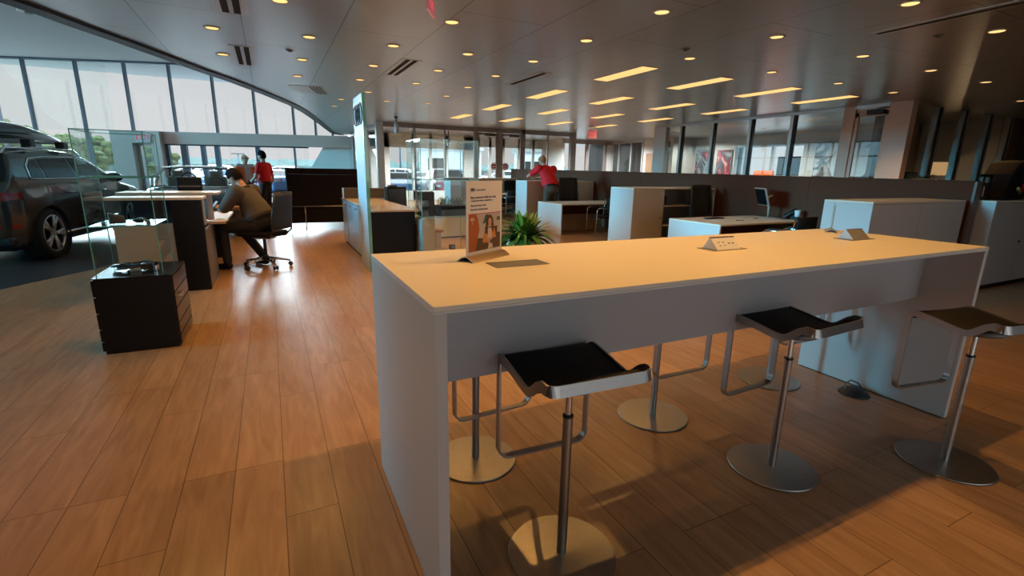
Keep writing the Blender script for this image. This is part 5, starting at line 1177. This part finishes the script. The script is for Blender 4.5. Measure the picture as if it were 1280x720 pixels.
def make_car(name, lab, D, paint, loc, rz, sc=1.0, detail=False, group=None, paint_m=None):
    """local +y is the front, origin on the ground under the middle of the rear axle"""
    t = thing(name, lab, 'car', loc, rz, group); t.scale = (sc, sc, sc)
    pm_ = paint_m or mat('car_paint_' + name, paint, 0.22, metal=0.35, coat=0.8)
    L, w0 = D['L'], D['wheels'][0]
    def hw(s, z):
        hp = interp(D['plan'], s); zb = interp(D['bot'], s); f = max(0, min(1, (z - zb) / (D['belt'] - zb)))
        base = 0.90 + 0.10 * math.sin(PI * min(1, f * 0.9 + 0.05) ** 0.8 * 0.72) / math.sin(PI * 0.5)
        if abs(z - .80) < .12 and detail: base += 0.004
        r = hp * min(1.0, base)
        if z > D['belt']: r *= 1 - 0.25 * ((z - D['belt']) / (D['roof'] - D['belt'])) ** 1.25
        return r
    step = 0.045 if detail else 0.12
    n = int(L / step); S = [L * k / n for k in range(n + 1)]
    K = 16 if detail else 8
    m = MB(); secs = []
    for s in S:
        zt, zb = interp(D['top'], s), interp(D['bot'], s); ring = []
        zs_ = zt - 0.045
        for k in range(K + 1):
            z = zb + (zs_ - zb) * k / K; ring.append((hw(s, z), s - w0, z))
        h = hw(s, zs_)
        ring += [(h * .97, s - w0, zt - .022), (h * .88, s - w0, zt - .004), (h * .5, s - w0, zt + .010)]
        full = ring + [(0, s - w0, zt + .014)] + [(-a, b, c) for a, b, c in reversed(ring)] + [(0, s - w0, zb)]
        secs.append(full)
    m.loft(secs)
    R_ = D['wr'] + 0.045
    kill = []
    for f in m.bm.faces:
        c = f.calc_center_median()
        for ws in D['wheels']:
            if math.hypot(c.y - (ws - w0), c.z - D['wr']) < R_ and abs(c.x) > 0.45: kill.append(f)
    bmesh.ops.delete(m.bm, geom=list(set(kill)), context='FACES')
    for v in m.bm.verts:
        if any(e.is_boundary for e in v.link_edges):
            for ws in D['wheels']:
                dy, dz = v.co.y - (ws - w0), v.co.z - D['wr']; d = math.hypot(dy, dz)
                if 0.01 < d < R_ + step * 1.6 and abs(v.co.x) > 0.4:
                    v.co.y = ws - w0 + dy / d * R_; v.co.z = max(D['wr'] + dz / d * R_, interp(D['bot'], 2))
    m.build('body', pm_, t)
    def P(s, z, sg, o=0.004): return (sg * (hw(s, z) + o), s - w0, z)
    for sg in (1, -1):
        for wn in D['wins']:
            m = MB(); c = (sum(q[0] for q in wn) / len(wn), sum(q[1] for q in wn) / len(wn))
            sub = []
            for a, b in zip(wn, wn[1:] + wn[:1]): sub += [a, ((a[0] + b[0]) / 2, (a[1] + b[1]) / 2)]
            vc = m.bm.verts.new(P(*c, sg, 0.006)); vs = [m.bm.verts.new(P(*q, sg, 0.006)) for q in sub]
            for i in range(len(vs)): m.bm.faces.new((vc, vs[i], vs[(i + 1) % len(vs)]))
            m.build('side_window', M['carglass'], t)
        if D['outline']:
            m = MB(); o = D['outline']; pts = []
            for a, b in zip(o, o[1:] + o[:1]):
                for k in range(4): pts.append(P(a[0] + (b[0] - a[0]) * k / 4, a[1] + (b[1] - a[1]) * k / 4, sg, 0.006))
            m.tube(pts, 0.011, 6, closed=True); m.build('window_trim', M['chrome'], t)
    def top_glass(a, b, nm):
        m = MB(); secs = []
        for k in range(9):
            s = a + (b - a) * k / 8; zt = interp(D['top'], s) - 0.045; h = hw(s, zt) * 0.93
            secs.append([m.bm.verts.new((h * (i / 6 * 2 - 1), s - w0 + (0.006 if nm == 'windshield' else -0.006), interp(D['top'], s) + 0.012 + 0.006 * (1 - abs(i / 3 - 1)))) for i in range(7)])
        for A, B in zip(secs, secs[1:]):
            for i in range(6): m.bm.faces.new((A[i], A[i + 1], B[i + 1], B[i])).smooth = True
        m.build(nm, M['carglass'], t)
    top_glass(*D['shield'], 'windshield'); top_glass(*D['rear'], 'rear_window')
    # wheels
    for ws in D['wheels']:
        for sg in (1, -1):
            r = D['wr']; x = sg * (interp(D['plan'], ws) - 0.015)
            T = Matrix.Translation((x, ws - w0, r)) @ Matrix.Rotation(R(90) * sg, 4, 'Y')
            m = MB(); m.lathe([(r * .70, -0.20), (r * .93, -0.205), (r * .985, -0.18), (r, -0.14), (r, -0.06), (r * .985, -0.025), (r * .93, 0.0), (r * .76, 0.006), (r * .70, -0.01)], 40, T); wh = m.build('tyre', M['rubber'], t)
            m = MB(); m.lathe([(r * .71, 0.002), (r * .74, 0.006), (r * .71, -0.02), (r * .66, -0.06), (r * .60, -0.14), (0, -0.14)], 40, T)
            m.build('wheel_well', M['black'], wh)
            m = MB(); m.lathe([(r * .70, 0.006), (r * .745, 0.009), (r * .745, -0.01), (r * .68, -0.03), (r * .67, -0.005), (r * .70, 0.006)], 40, T)
            if detail:
                for k in range(5):
                    for off in (-0.13, 0.13):
                        a = 2 * PI * k / 5 + 0.3
                        m.tube([T @ Vector((r * .12 * math.cos(a), r * .12 * math.sin(a), -0.012)), T @ Vector((r * .42 * math.cos(a + off * .7), r * .42 * math.sin(a + off * .7), -0.006)), T @ Vector((r * .70 * math.cos(a + off * 1.25), r * .70 * math.sin(a + off * 1.25), -0.002))], 0.024, 6)
            else:
                for k in range(7):
                    a = 2 * PI * k / 7; m.tube([T @ Vector((0, 0, -0.012)), T @ Vector((r * .69 * math.cos(a), r * .69 * math.sin(a), -0.004))], 0.022, 5)
            m.lathe([(0, 0.0), (r * .17, -0.004), (r * .19, -0.02), (0, -0.03)], 20, T); m.build('rim', M['alu'], wh)
            m = MB(); m.lathe([(R_ - 0.002, -0.24), (R_ - 0.002, 0.02)], 36, T); m.build('wheel_arch', M['rubber'], t)
    m = MB(); m.box(-.72, .72, -w0 + .25, L - w0 - .3, .20, .42); m.build('underbody', M['rubber'], t)
    # lamps
    for sg in (1, -1):
        m = MB()
        zz = (.92, 1.05) if D is SUV else (.80, .92); secs = []
        for s in (.0, .03, .08, .16, .26, .34): 
            secs.append([m.bm.verts.new(P(s, z, sg, 0.005)) for z in (zz[0] + (s * .1), zz[1] - s * .05)])
        secs.insert(0, [m.bm.verts.new((sg * .35, -w0 - 0.006 + .0, z)) for z in zz])
        for A, B in zip(secs, secs[1:]): m.bm.faces.new((A[0], A[1], B[1], B[0]))
        m.build('tail_lamp', M['lamp_red'], t)
        m = MB(); zz = (.70, .82) if D is SUV else (.60, .70); secs = []
        for s in (L - .42, L - .3, L - .2, L - .10): secs.append([m.bm.verts.new(P(s, z, sg, 0.006)) for z in zz])
        for A, B in zip(secs, secs[1:]): m.bm.faces.new((A[0], A[1], B[1], B[0]))
        m.build('head_lamp', M['paper'], t)
        if detail or D is SEDAN:
            sm_ = D['shield'][1] - 0.45; hm = D['belt'] + 0.07
            m = MB(); m.ell((sg * 1.03, sm_ - w0, hm), (0.15, 0.07, 0.085), 14, 8); m.box(sg * 0.88, sg * 0.98, sm_ - w0 - 0.03, sm_ - w0 + 0.03, hm - 0.05, hm - 0.015); m.build('mirror', pm_ if not detail else M['blackgloss'], t)
    if detail:
        for sg in (1, -1):
            for a in ((1.56, .0), (2.62, .0)):
                m = MB(); m.tube([P(a[0] - .20, .985, sg, .012), P(a[0] - .17, .99, sg, .038), P(a[0], .99, sg, .038), P(a[0] + .03, .985, sg, .012)], 0.013, 8); m.build('door_handle', pm_, t)
            m = MB()
            for line in ([(.96, .42), (.98, .8), (.92, 1.10)], [(1.90, .38), (1.90, 1.1)], [(3.0, .40), (3.02, 1.08)]):
                m.tube([P(*q, sg, 0.0005) for q in line], 0.005, 5)
            m.build('door_seams', M['rubber'], t)
            m = MB(); m.tube([P(1.2, .36, sg, .006), P(2.2, .36, sg, .006), P(3.3, .36, sg, .006)], 0.022, 6); m.build('sill_trim', M['chrome'], t)
            m = MB(); secs = []
            for s in (.02, .12, .24): secs.append([m.bm.verts.new(P(s, z, sg, 0.005)) for z in (.545, .59)])
            for A, B in zip(secs, secs[1:]): m.bm.faces.new((A[0], A[1], B[1], B[0]))
            m.build('reflector', M['lamp_red'], t)
            m = MB(); m.tube([(sg * .70, .45 - w0, 1.57), (sg * .70, .55 - w0, 1.66), (sg * .70, 1.6 - w0, 1.70), (sg * .70, 2.35 - w0, 1.675), (sg * .70, 2.5 - w0, 1.60)], 0.02, 8); m.build('roof_rail', M['chrome'], t)
        m = MB(); m.box(-.86, .86, -w0 + 0.005, -w0 + 0.16, .30, .42, .03); m.build('rear_skirt', M['plastic'], t)
        m = MB()
        for y in (1.08, 1.98): m.box(-.78, .78, y - w0 - .04, y - w0 + .04, 1.76, 1.80, .008)
        cb = m.build('cross_bar', M['alu'], t)
        m = MB()
        for y in (1.08, 1.98):
            for sg in (1, -1): m.box(sg * .66, sg * .79, y - w0 - .07, y - w0 + .07, 1.69, 1.80, .012)
        m.build('bar_foot', M['plastic'], cb)
        m = MB(); secs = []
        for k in range(19):
            f = k / 18; y = -w0 + .40 + 2.75 * f; g = math.sin(PI * min(1, max(0, f)) ** 0.8) ** 0.4 if 0 < f < 1 else 0.05
            wd = .40 * (0.45 + .55 * g); hh = .27 * g * (1.0 - 0.45 * max(0, f - .55) / .45) + 0.03; z0 = 1.79 + (0.02 if f < .05 or f > .95 else 0)
            secs.append([(-.02 + wd * c, y, z0 + 0.06 + (hh - .06) * max(0, s_) + 0.06 * min(0, s_)) for c, s_ in [(math.copysign(abs(math.cos(a)) ** .6, math.cos(a)), math.copysign(abs(math.sin(a)) ** .7, math.sin(a))) for a in [2 * PI * i / 20 for i in range(20)]]])
        m.loft(secs); rb = m.build('roof_box', mat('roof_box_grey_gloss', (0.03, 0.028, 0.03, 1), 0.3, coat=0.2), t)
        m = MB()
        for sg in (1, -1): m.tube([(-.02 + sg * .405, -w0 + .6, 1.855), (-.02 + sg * .405, -w0 + 1.5, 1.855), (-.02 + sg * .37, -w0 + 2.4, 1.85)], 0.014, 6)
        m.build('seam_strip', M['black'], rb)
        m = MB()
        for sg in (1, -1): m.tube([(-.02 + sg * .39, -w0 + .6, 1.99), (-.02 + sg * .395, -w0 + 1.1, 1.90), (-.02 + sg * .39, -w0 + 1.8, 1.92), (-.02 + sg * .34, -w0 + 2.3, 1.90)], 0.018, 6)
        m.build('decor_line', M['black'], rb)
    return t
H_ = R(-9)
hd = Vector((math.sin(-H_), math.cos(-H_)))
sd_ = Vector((hd.y, -hd.x))
wpos = Vector((-3.10, 9.98)) - sd_ * 0.93
make_car('parked_suv', 'dark grey SUV with a roof box parked inside the showroom', SUV, (0.075, 0.067, 0.060, 1), (wpos.x, wpos.y, 0), H_, 1.0, True)
CONV = dict(SEDAN); CONV['top'] = [(0, .80), (.05, .92), (.5, .97), (1.1, .98), (1.2, .93), (3.1, .93), (3.2, 1.0), (3.55, .98), (4.2, .88), (4.55, .76), (4.7, .55)]; CONV['wins'] = []; CONV['shield'] = (3.5, 3.5); CONV['rear'] = (.9, .9)
def convertible(lab, loc, rz):
    t = make_car('parked_convertible', lab, CONV, (0.012, 0.014, 0.02, 1), loc, rz)
    for o in [c for c in COL.objects if c.parent == t and c.name.split('.')[0] in ('windshield', 'rear_window')]: bpy.data.objects.remove(o)
    y0 = 3.42 - .95; y1 = 2.85 - .95
    m = MB(); m.tube([(-.76, y0, .98), (-.70, (y0 + y1) / 2, 1.22), (-.60, y1, 1.385), (-.3, y1 - .03, 1.42), (.3, y1 - .03, 1.42), (.60, y1, 1.385), (.70, (y0 + y1) / 2, 1.22), (.76, y0, .98)], .030, 8); m.build('windshield_frame', M['chrome'], t)
    m = MB(); m.tube([(-.78, y0 + .03, .985), (-.4, y0 + .10, 1.0), (.4, y0 + .10, 1.0), (.78, y0 + .03, .985)], .022, 8); m.build('windshield_base', M['chrome'], t)
    m = MB(); m.poly([(-.75, y0, .98), (.75, y0, .98), (.70, (y0 + y1) / 2, 1.22), (.60, y1, 1.39), (-.60, y1, 1.39), (-.70, (y0 + y1) / 2, 1.22)]); m.build('windshield', M['glass'], t)
    for sg in (-1, 1):
        m = MB(); m.box(sg * .38 - .24, sg * .38 + .24, .95 , 1.10, .90, 1.20, .05); m.box(sg * .38 - .13, sg * .38 + .13, .92, 1.02, 1.19, 1.33, .04); m.build('seat', mat('tan_seat', (0.22, 0.17, 0.12, 1), .6), t)
    m = MB(); m.tube([(-.38 + .17 * math.cos(2 * PI * k / 20), 1.62 + .06 * math.sin(2 * PI * k / 20), 1.02 + .17 * math.sin(2 * PI * k / 20)) for k in range(20)], .014, 6, closed=True); m.build('steering_wheel', M['plastic'], t)
    return t
convertible('dark open car with a bright windscreen frame parked behind the consultation desk', (-1.66, 15.1, 0), R(186))
# ------------------------------------------------------------------ people
def person(lab, loc, rz, J, shirt, pants, hair, sleeve=0.62, build=1.0, vest=None, sc=1.0, bald=False, hold=None):
    t = thing('person', lab, 'person', loc, rz); t.scale = (sc, sc, sc)
    V = {k: Vector(v) for k, v in J.items()}
    b_ = build
    spine = (V['chest'] - V['pelvis']).normalized(); rtv = (V['shR'] - V['shL']).normalized(); fwd = spine.cross(rtv).normalized() * -1
    if fwd.dot(V['nose'] - V['head']) < 0 and abs(fwd.dot(V['nose'] - V['head'])) > 0.05: fwd = -fwd
    def torso(m, grow):
        segs = [(-0.10, .165, .125), (0.0, .172, .135), (0.25, .165 * (0.6 + .4 * b_), .125 * b_), (0.55, .178, .125 * (0.4 + .6 * b_)), (0.85, .185, .115), (1.0, .165, .095), (1.10, .085, .07)]
        d = V['chest'] - V['pelvis']; secs = []
        for f, rx, ry in segs:
            c = V['pelvis'] + d * f; rx = rx * (0.75 + .25 * b_) + grow; ry = ry + grow
            secs.append([c + rtv * rx * math.cos(2 * PI * k / 20) + fwd * ry * math.sin(2 * PI * k / 20) for k in range(20)])
        m.loft(secs)
    q3 = None
    def headmtx():
        y = (V['nose'] - V['head']).normalized(); z = V['headup'] if 'headup' in V else Vector((0, 0, 1)); x = y.cross(z).normalized(); z = x.cross(y)
        return Matrix((x, y, z)).transposed()
    HM = headmtx()
    def HP(x, y, z): return V['head'] + HM @ Vector((x, y, z))
    m = MB(); torso(m, -0.018)
    m.caps(V['chest'] + spine * 0.04, HP(0, -0.02, -0.07), .062, .056)
    m.ell(V['head'], (.078, .098, .118), 20, 14, HM); m.ell(HP(0, .035, -.065), (.052, .055, .052), 14, 10, HM)
    m.caps(HP(0, .092, .012), HP(0, .112, -.022), .010, .015); m.ell(HP(0, .088, .035), (.045, .012, .012), 12, 6, HM)
    for s in (-1, 1): m.ell(HP(s * .079, -.008, -.008), (.010, .020, .032), 10, 8, HM)
    for s in ('L', 'R'):
        m.caps(V['sh' + s], V['el' + s], .050 * b_, .041); m.caps(V['el' + s], V['wr' + s], .041, .027)
        m.caps(V['hip' + s], V['kn' + s], .072 * (.6 + .4 * b_), .052); m.caps(V['kn' + s], V['an' + s], .052, .036)
        h = (V['hand' + s] - V['wr' + s]).normalized(); ax = Vector(J.get('palm' + s, (0, 1, 0))); n_ = (ax - h * ax.dot(h)).normalized(); w_ = h.cross(n_)
        pc = V['wr' + s] + h * .055
        PMX = Matrix((w_, h, n_)).transposed(); m.ell(pc, (.040, .052, .017), 12, 8, PMX)
        for k, (o, l) in enumerate(((-.030, .062), (-.010, .074), (.011, .070), (.031, .054))):
            a = pc + h * .040 + w_ * o; b = a + h * l * .55 + n_ * .006; c = b + h * l * .40 + n_ * .022
            m.caps(a, b, .0095, .0088, 8); m.caps(b, c, .0088, .0075, 8)
        sgn = -1 if s == 'R' else 1
        a = pc - h * .02 + w_ * .034 * sgn; b = a + h * .032 + w_ * .026 * sgn + n_ * .008; m.caps(a, b, .012, .010, 8); m.caps(b, b + h * .030 + n_ * .008, .010, .008, 8)
    o = m.build('body', M['skin'], t); bake(o, [('REMESH', dict(mode='VOXEL', voxel_size=0.0075, use_smooth_shade=True)), ('SMOOTH', dict(factor=0.5, iterations=3))])
    for s in (-1, 1):
        m = MB(); m.ell(HP(s * .031, .086, .016), (.012, .008, .007), 10, 6, HM); m.build('eye', M['eye'], t)
    m = MB(); m.ell(HP(0, .088, -.052), (.022, .006, .005), 10, 6, HM); m.build('mouth', mat('lips', (0.38, 0.14, 0.11, 1), 0.5), t)
    # hair
    m = MB(); m.ell((0, 0, 0), (.085, .106, .126), 24, 16)
    kill = [v for v in m.bm.verts if (v.co.z < -.012 and v.co.y > -.015) or v.co.z < -.075 or (v.co.y > .060 and v.co.z < .055)]
    if bald: kill = list(set(kill) | {v for v in m.bm.verts if v.co.z > .07 and v.co.y > -.05})
    bmesh.ops.delete(m.bm, geom=kill, context='VERTS')
    for v in m.bm.verts: v.co = HP(v.co.x, v.co.y - .004, v.co.z + .004)
    o = m.build('hair', hair, t); sd = o.modifiers.new('s', 'SOLIDIFY'); sd.thickness = 0.012; sd.offset = 0.5
    # shirt
    m = MB(); torso(m, 0.008)
    for s in ('L', 'R'):
        e = V['sh' + s].lerp(V['el' + s], sleeve); m.caps(V['sh' + s], e, .070 * b_, .060 * (0.5 + .5 * b_))
        m.caps(V['chest'] + spine * 0.02, V['sh' + s], .085, .072)
    o = m.build('shirt', shirt, t); bake(o, [('REMESH', dict(mode='VOXEL', voxel_size=0.011, use_smooth_shade=True)), ('SMOOTH', dict(factor=0.5, iterations=6))])
    m = MB(); cn = V['chest'] + spine * 0.085
    m.tube([cn + rtv * .068 * math.cos(2 * PI * k / 20) + fwd * .066 * math.sin(2 * PI * k / 20) - fwd * .01 for k in range(20)], .014, 8, closed=True); m.build('collar', shirt, t)
    if vest is not None:
        m = MB(); torso(m, 0.022)
        for s in ('L', 'R'): m.caps(V['sh' + s], V['sh' + s].lerp(V['el' + s], .55), .082, .078)
        o = m.build('vest', vest, t); bake(o, [('REMESH', dict(mode='VOXEL', voxel_size=0.011, use_smooth_shade=True)), ('SMOOTH', dict(factor=0.5, iterations=4))])
        bm2 = bmesh.new(); bm2.from_mesh(o.data); bmesh.ops.delete(bm2, geom=[v for v in bm2.verts if (v.co - V['pelvis']).dot(fwd) > 0.03 and abs((v.co - V['pelvis']).dot(rtv)) < .085], context='VERTS'); bm2.to_mesh(o.data); bm2.free()
    # trousers and shoes
    m = MB(); d = V['chest'] - V['pelvis']; hc = (V['hipL'] + V['hipR']) / 2
    secs = []
    for f, rx, ry in ((-.24, .10, .09), (-.16, .160, .125), (-.02, .180, .142), (.12, .176, .140)):
        c = V['pelvis'] + d * f; secs.append([c + rtv * (rx * (.7 + .3 * b_)) * math.cos(2 * PI * k / 20) + fwd * ry * b_ ** .7 * math.sin(2 * PI * k / 20) for k in range(20)])
    m.loft(secs)
    for s in ('L', 'R'): m.caps(V['hip' + s], V['kn' + s], .098 * (.6 + .4 * b_), .074); m.caps(V['kn' + s], V['an' + s] + Vector((0, 0, .02)), .072, .060)
    o = m.build('trousers', pants, t); bake(o, [('REMESH', dict(mode='VOXEL', voxel_size=0.011, use_smooth_shade=True)), ('SMOOTH', dict(factor=0.5, iterations=5))])
    m = MB(); bc = V['pelvis'] + d * .13
    m.tube([bc + rtv * (.184 * (.7 + .3 * b_)) * math.cos(2 * PI * k / 28) + fwd * .148 * b_ ** .7 * math.sin(2 * PI * k / 28) for k in range(28)], 0.5, closed=True, flat=(.035, .008, spine)); m.build('belt', M['black'], t)
    for s in ('L', 'R'):
        a = V['an' + s]; tt = V['toe' + s]; f2 = Vector((tt.x - a.x, tt.y - a.y, 0)).normalized()
        m = MB(); m.caps(Vector((a.x, a.y, .050)) - f2 * .02, Vector((tt.x, tt.y, .038)), .046, .038); m.caps(Vector((a.x, a.y, .10)), Vector((a.x, a.y, .055)), .046, .048)
        sh = m.build('shoe', M['black'], t); 
        for v in sh.data.vertices: v.co.z = max(v.co.z, 0.0)
    return t
stand = dict(pelvis=(0, 0, .98), chest=(0, 0, 1.42), shL=(-.20, 0, 1.45), shR=(.20, 0, 1.45), head=(0, .03, 1.68), nose=(0, 1.0, 1.66),
             hipL=(-.095, 0, .92), hipR=(.095, 0, .92), knL=(-.11, .02, .50), knR=(.11, .02, .50), anL=(-.12, -.01, .09), anR=(.12, -.01, .09), toeL=(-.14, .15, .04), toeR=(.14, .15, .04),
             elL=(-.27, -.03, 1.15), elR=(.27, -.03, 1.15), wrL=(-.28, .04, .91), wrR=(.28, .04, .91), handL=(-.28, .07, .75), handR=(.28, .07, .75), palmL=(1, .2, 0), palmR=(-1, .2, 0))
def pose(**k): d = dict(stand); d.update(k); return d
# seated man (local +y is forward)
person('seated man in a grey polo and black trousers reading at the consultation desk', (-0.16, 7.98, 0), R(60),
       dict(pelvis=(0, -.02, .66), chest=(0, .17, 1.08), shL=(-.21, .19, 1.10), shR=(.21, .19, 1.10), head=(0, .33, 1.30), nose=(0.0, 1.0, .92),
            hipL=(-.11, .02, .62), hipR=(.11, .02, .62), knL=(-.19, .47, .60), knR=(.16, .45, .58), anL=(-.22, .43, .10), anR=(.20, .12, .10), toeL=(-.24, .58, .04), toeR=(.23, .27, .04),
            elL=(-.30, .36, .85), elR=(.28, .38, .84), wrL=(-.14, .58, .86), wrR=(.12, .58, .86), handL=(-.05, .68, .88), handR=(.04, .68, .88), palmL=(0.6, 0, .7), palmR=(-0.6, 0, .7)),
       M['greyshirt'], M['darkpants'], M['hair'], 0.85, 1.55)
# man in red leaning on the cabinet
person('man in a red polo leaning over a chest-high cabinet, seen from behind', (6.52, 11.18, 0), R(4),
       pose(pelvis=(0.03, -.12, .98), chest=(-.02, .06, 1.46), shL=(-.22, .10, 1.49), shR=(.20, .08, 1.47), head=(-.07, .20, 1.69), nose=(-.25, 1.1, 1.45), hipL=(-.07, -.11, .92), hipR=(.12, -.11, .92),
            knL=(-.08, -.06, .50), knR=(.14, -.08, .50), anL=(-.09, -.10, .09), anR=(.15, -.14, .09), toeL=(-.10, .06, .04), toeR=(.17, .02, .04),
            elL=(-.38, .36, 1.285), elR=(.24, .38, 1.28), wrL=(-.20, .52, 1.262), wrR=(.06, .53, 1.262), handL=(-.10, .56, 1.25), handR=(-.04, .57, 1.25), palmL=(0, 0, -1), palmR=(0, 0, -1)),
       M['red'], M['khaki'], M['hairgrey'], 0.6, 1.5, sc=1.03, bald=True)
# standing man in red near the window wall
person('standing man in a red polo and black trousers before the far windows', (-0.10, 14.6, 0), R(58),
       pose(elR=(.27, -.05, 1.16), elL=(-.27, .06, 1.17), wrL=(-.20, .22, 1.06), handL=(-.12, .32, 1.06)), M['red'], M['darkpants'], M['hair'], 0.6, 1.05, sc=1.03)
person('bald man in an open orange vest over a pale shirt before the far windows', (-0.60, 16.5, 0), R(-150),
       pose(elL=(-.33, .0, 1.18), elR=(.33, .0, 1.18), wrL=(-.22, .18, 1.02), wrR=(.22, .18, 1.02), handL=(-.12, .26, 1.02), handR=(.12, .26, 1.02), head=(0, .05, 1.66), nose=(.1, 1.0, 1.5)), M['pink'], M['khaki'], M['hairgrey'], 0.5, 1.2, vest=M['orange'], sc=1.0, bald=True)
# ------------------------------------------------------------------ outside: parked cars, trees, buildings
GZ = -0.14
wpaint = mat('white_car_paint', (0.72, 0.72, 0.74, 1), 0.25, coat=0.6); bpaint = mat('blue_car_paint', (0.03, 0.16, 0.42, 1), 0.25, coat=0.6); rpaint = mat('red_car_paint', (0.55, 0.03, 0.04, 1), 0.25, coat=0.6); spaint = mat('silver_car_paint', (0.38, 0.41, 0.45, 1), 0.25, metal=0.4, coat=0.6)
def bear(px, dist):
    a = math.atan((px - 640) / 604.7) + YAW; return (dist * math.sin(a), dist * math.cos(a))
CARS = [(262, 56, spaint, SEDAN, 95, 'silver parked car outside at the edge of the entrance windows'), (290, 50, wpaint, SUV, 100, 'white parked SUV outside behind the man in the orange vest'), (318, 44, bpaint, SEDAN, 110, 'blue parked car outside between the two standing men'),
        (346, 38, wpaint, SEDAN, 70, 'white parked car outside beside the standing man in red'), (356, 32, bpaint, SEDAN, 20, 'blue parked car outside near the sofa end'), (372, 50, spaint, SUV, 80, 'silver parked SUV outside above the black sofa'),
        (494, 29.5, bpaint, SEDAN, 175, 'blue parked car outside the first back window'), (508, 46, wpaint, SUV, 85, 'white parked SUV outside the first back window'), (526, 37, wpaint, SEDAN, 165, 'white parked car outside the second back window'),
        (552, 30, rpaint, SUV, 172, 'red parked SUV outside the third back window'), (576, 45, bpaint, SUV, 88, 'blue parked SUV outside the fourth back window'), (582, 37, rpaint, SEDAN, 165, 'red parked car outside the fourth back window'),
        (636, 43, wpaint, SUV, 90, 'white parked SUV outside beyond the glass doors'), (395, 64, wpaint, SEDAN, 95, 'white parked car outside beyond the slanted wall')]
for px, d, pm2, D, a, lab in CARS:
    x, y = bear(px, d); make_car('parked_car', lab, D, None, (x, y, GZ), R(a), 1.0, False, 'cars parked outside', pm2)
def tree(px, d, h, w_, lab, m1, seed):
    x, y = bear(px, d); rnd = random.Random(seed); t = thing('tree', lab, 'tree', (x, y, GZ), 0, 'trees outside the windows')
    m = MB(); m.tube([(0, 0, 0), (0.1, 0, h * .3), (0, 0.05, h * .55)], [h * .03, h * .022, h * .012], 8); m.build('trunk', M['bark'], t)
    m = MB()
    for k in range(34):
        a = rnd.uniform(0, 2 * PI); f = rnd.random(); rr = w_ * 0.9 * (0.35 + .65 * math.sin(PI * (0.15 + .8 * f))) * rnd.uniform(.25, .95)
        r = bmesh.ops.create_icosphere(m.bm, subdivisions=2, radius=1); q = w_ * rnd.uniform(.22, .40)
        for v in r['verts']:
            j = 1 + rnd.uniform(-.22, .22); v.co = Vector((rr * math.cos(a) + v.co.x * q * j, rr * math.sin(a) + v.co.y * q * j, h * (.25 + .66 * f) + v.co.z * q * j * .8))
    m.build('crown', m1, t)
TR = [(-6, 52, 4.5, 1.8), (22, 66, 5.5, 2.0), (62, 47, 4.0, 1.4), (84, 40, 3.0, 1.15), (103, 52, 3.9, 1.3), (117, 42, 3.2, 1.15), (138, 57, 4.0, 1.4), (196, 43, 3.2, 1.0), (215, 62, 3.6, 1.3)]
for i, (px, d, h, w_) in enumerate(TR):
    tree(px, d, h, w_, '%s leafy tree outside, %s along the glass from the roof box towards the entrance' % ('green', ORD[i]), M['tree'], i + 3)
# distant tree line and low buildings
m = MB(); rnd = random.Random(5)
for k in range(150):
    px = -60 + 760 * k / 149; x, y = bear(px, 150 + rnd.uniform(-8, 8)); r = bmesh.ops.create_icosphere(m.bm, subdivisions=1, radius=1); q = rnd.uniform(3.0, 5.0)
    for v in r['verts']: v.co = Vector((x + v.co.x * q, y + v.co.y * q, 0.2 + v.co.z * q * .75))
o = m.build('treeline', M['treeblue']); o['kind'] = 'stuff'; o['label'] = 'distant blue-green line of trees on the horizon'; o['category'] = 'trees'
def building(px0, px1, d, h, lab, mm, roof):
    (x0, y0), (x1, y1) = bear(px0, d), bear(px1, d); a = Vector((x0, y0, 0)); b = Vector((x1, y1, 0)); L = (b - a).length; e = (b - a).normalized()
    t = thing('low_building', lab, 'building', (x0, y0, GZ), math.atan2(e.y, e.x))
    m = MB(); m.box(0, L, 0, 10, 0, h); m.build('walls', mm, t)
    m = MB(); m.box(-.3, L + .3, -.3, 10.3, h, h + .3); m.build('roof', roof, t)
    for k in range(max(1, int(L / 5))):
        m = MB(); m.box(1 + k * 5, 3.4 + k * 5, -.05, 0.02, h * .3, h * .75); m.build('window', M['carglass'], t)
building(275, 330, 95, 1.6, 'low grey building outside behind the standing men', M['building'], M['treeblue'])
building(340, 380, 104, 1.5, 'low grey building outside above the black sofa', M['building'], M['treeblue'])
building(525, 600, 60, 3.9, 'white building outside the back windows', M['paper'], M['lam'])
building(640, 700, 46, 3.3, 'pale building with stripes beyond the glass doors', M['paper'], M['alu'])
for px, d, h, lab in ((28, 46, 9.5, 'thin dark lamp post outside near the car roof box'), (502, 60, 7.0, 'thin lamp post outside the first back window'), (306, 90, 3.4, 'small sign post outside beyond the orange vest')):
    x, y = bear(px, d); t = thing('lamp_post', lab, 'lamp post', (x, y, GZ)); m = MB(); m.tube([(0, 0, 0), (0, 0, h)], 0.10, 8); m.build('pole', M['mull'], t)
    m = MB(); m.box(-.9, .9, -.12, .12, h, h + .16); m.build('lamp_head', M['mull'], t)
t = thing('traffic_barrel', 'orange barrel-shaped marker outside beside the bald man', 'barrel', (*bear(312, 53), GZ)); t.scale = (1.0, 1.0, 0.72); m = MB(); m.lathe([(0, 0), (.45, 0), (.42, .7), (.40, 1.9), (.34, 2.2), (0, 2.25)], 20); m.build('body', M['orange'], t); m = MB(); m.lathe([(.435, .6), (.43, .75)], 20); m.build('band', M['paper'], t)
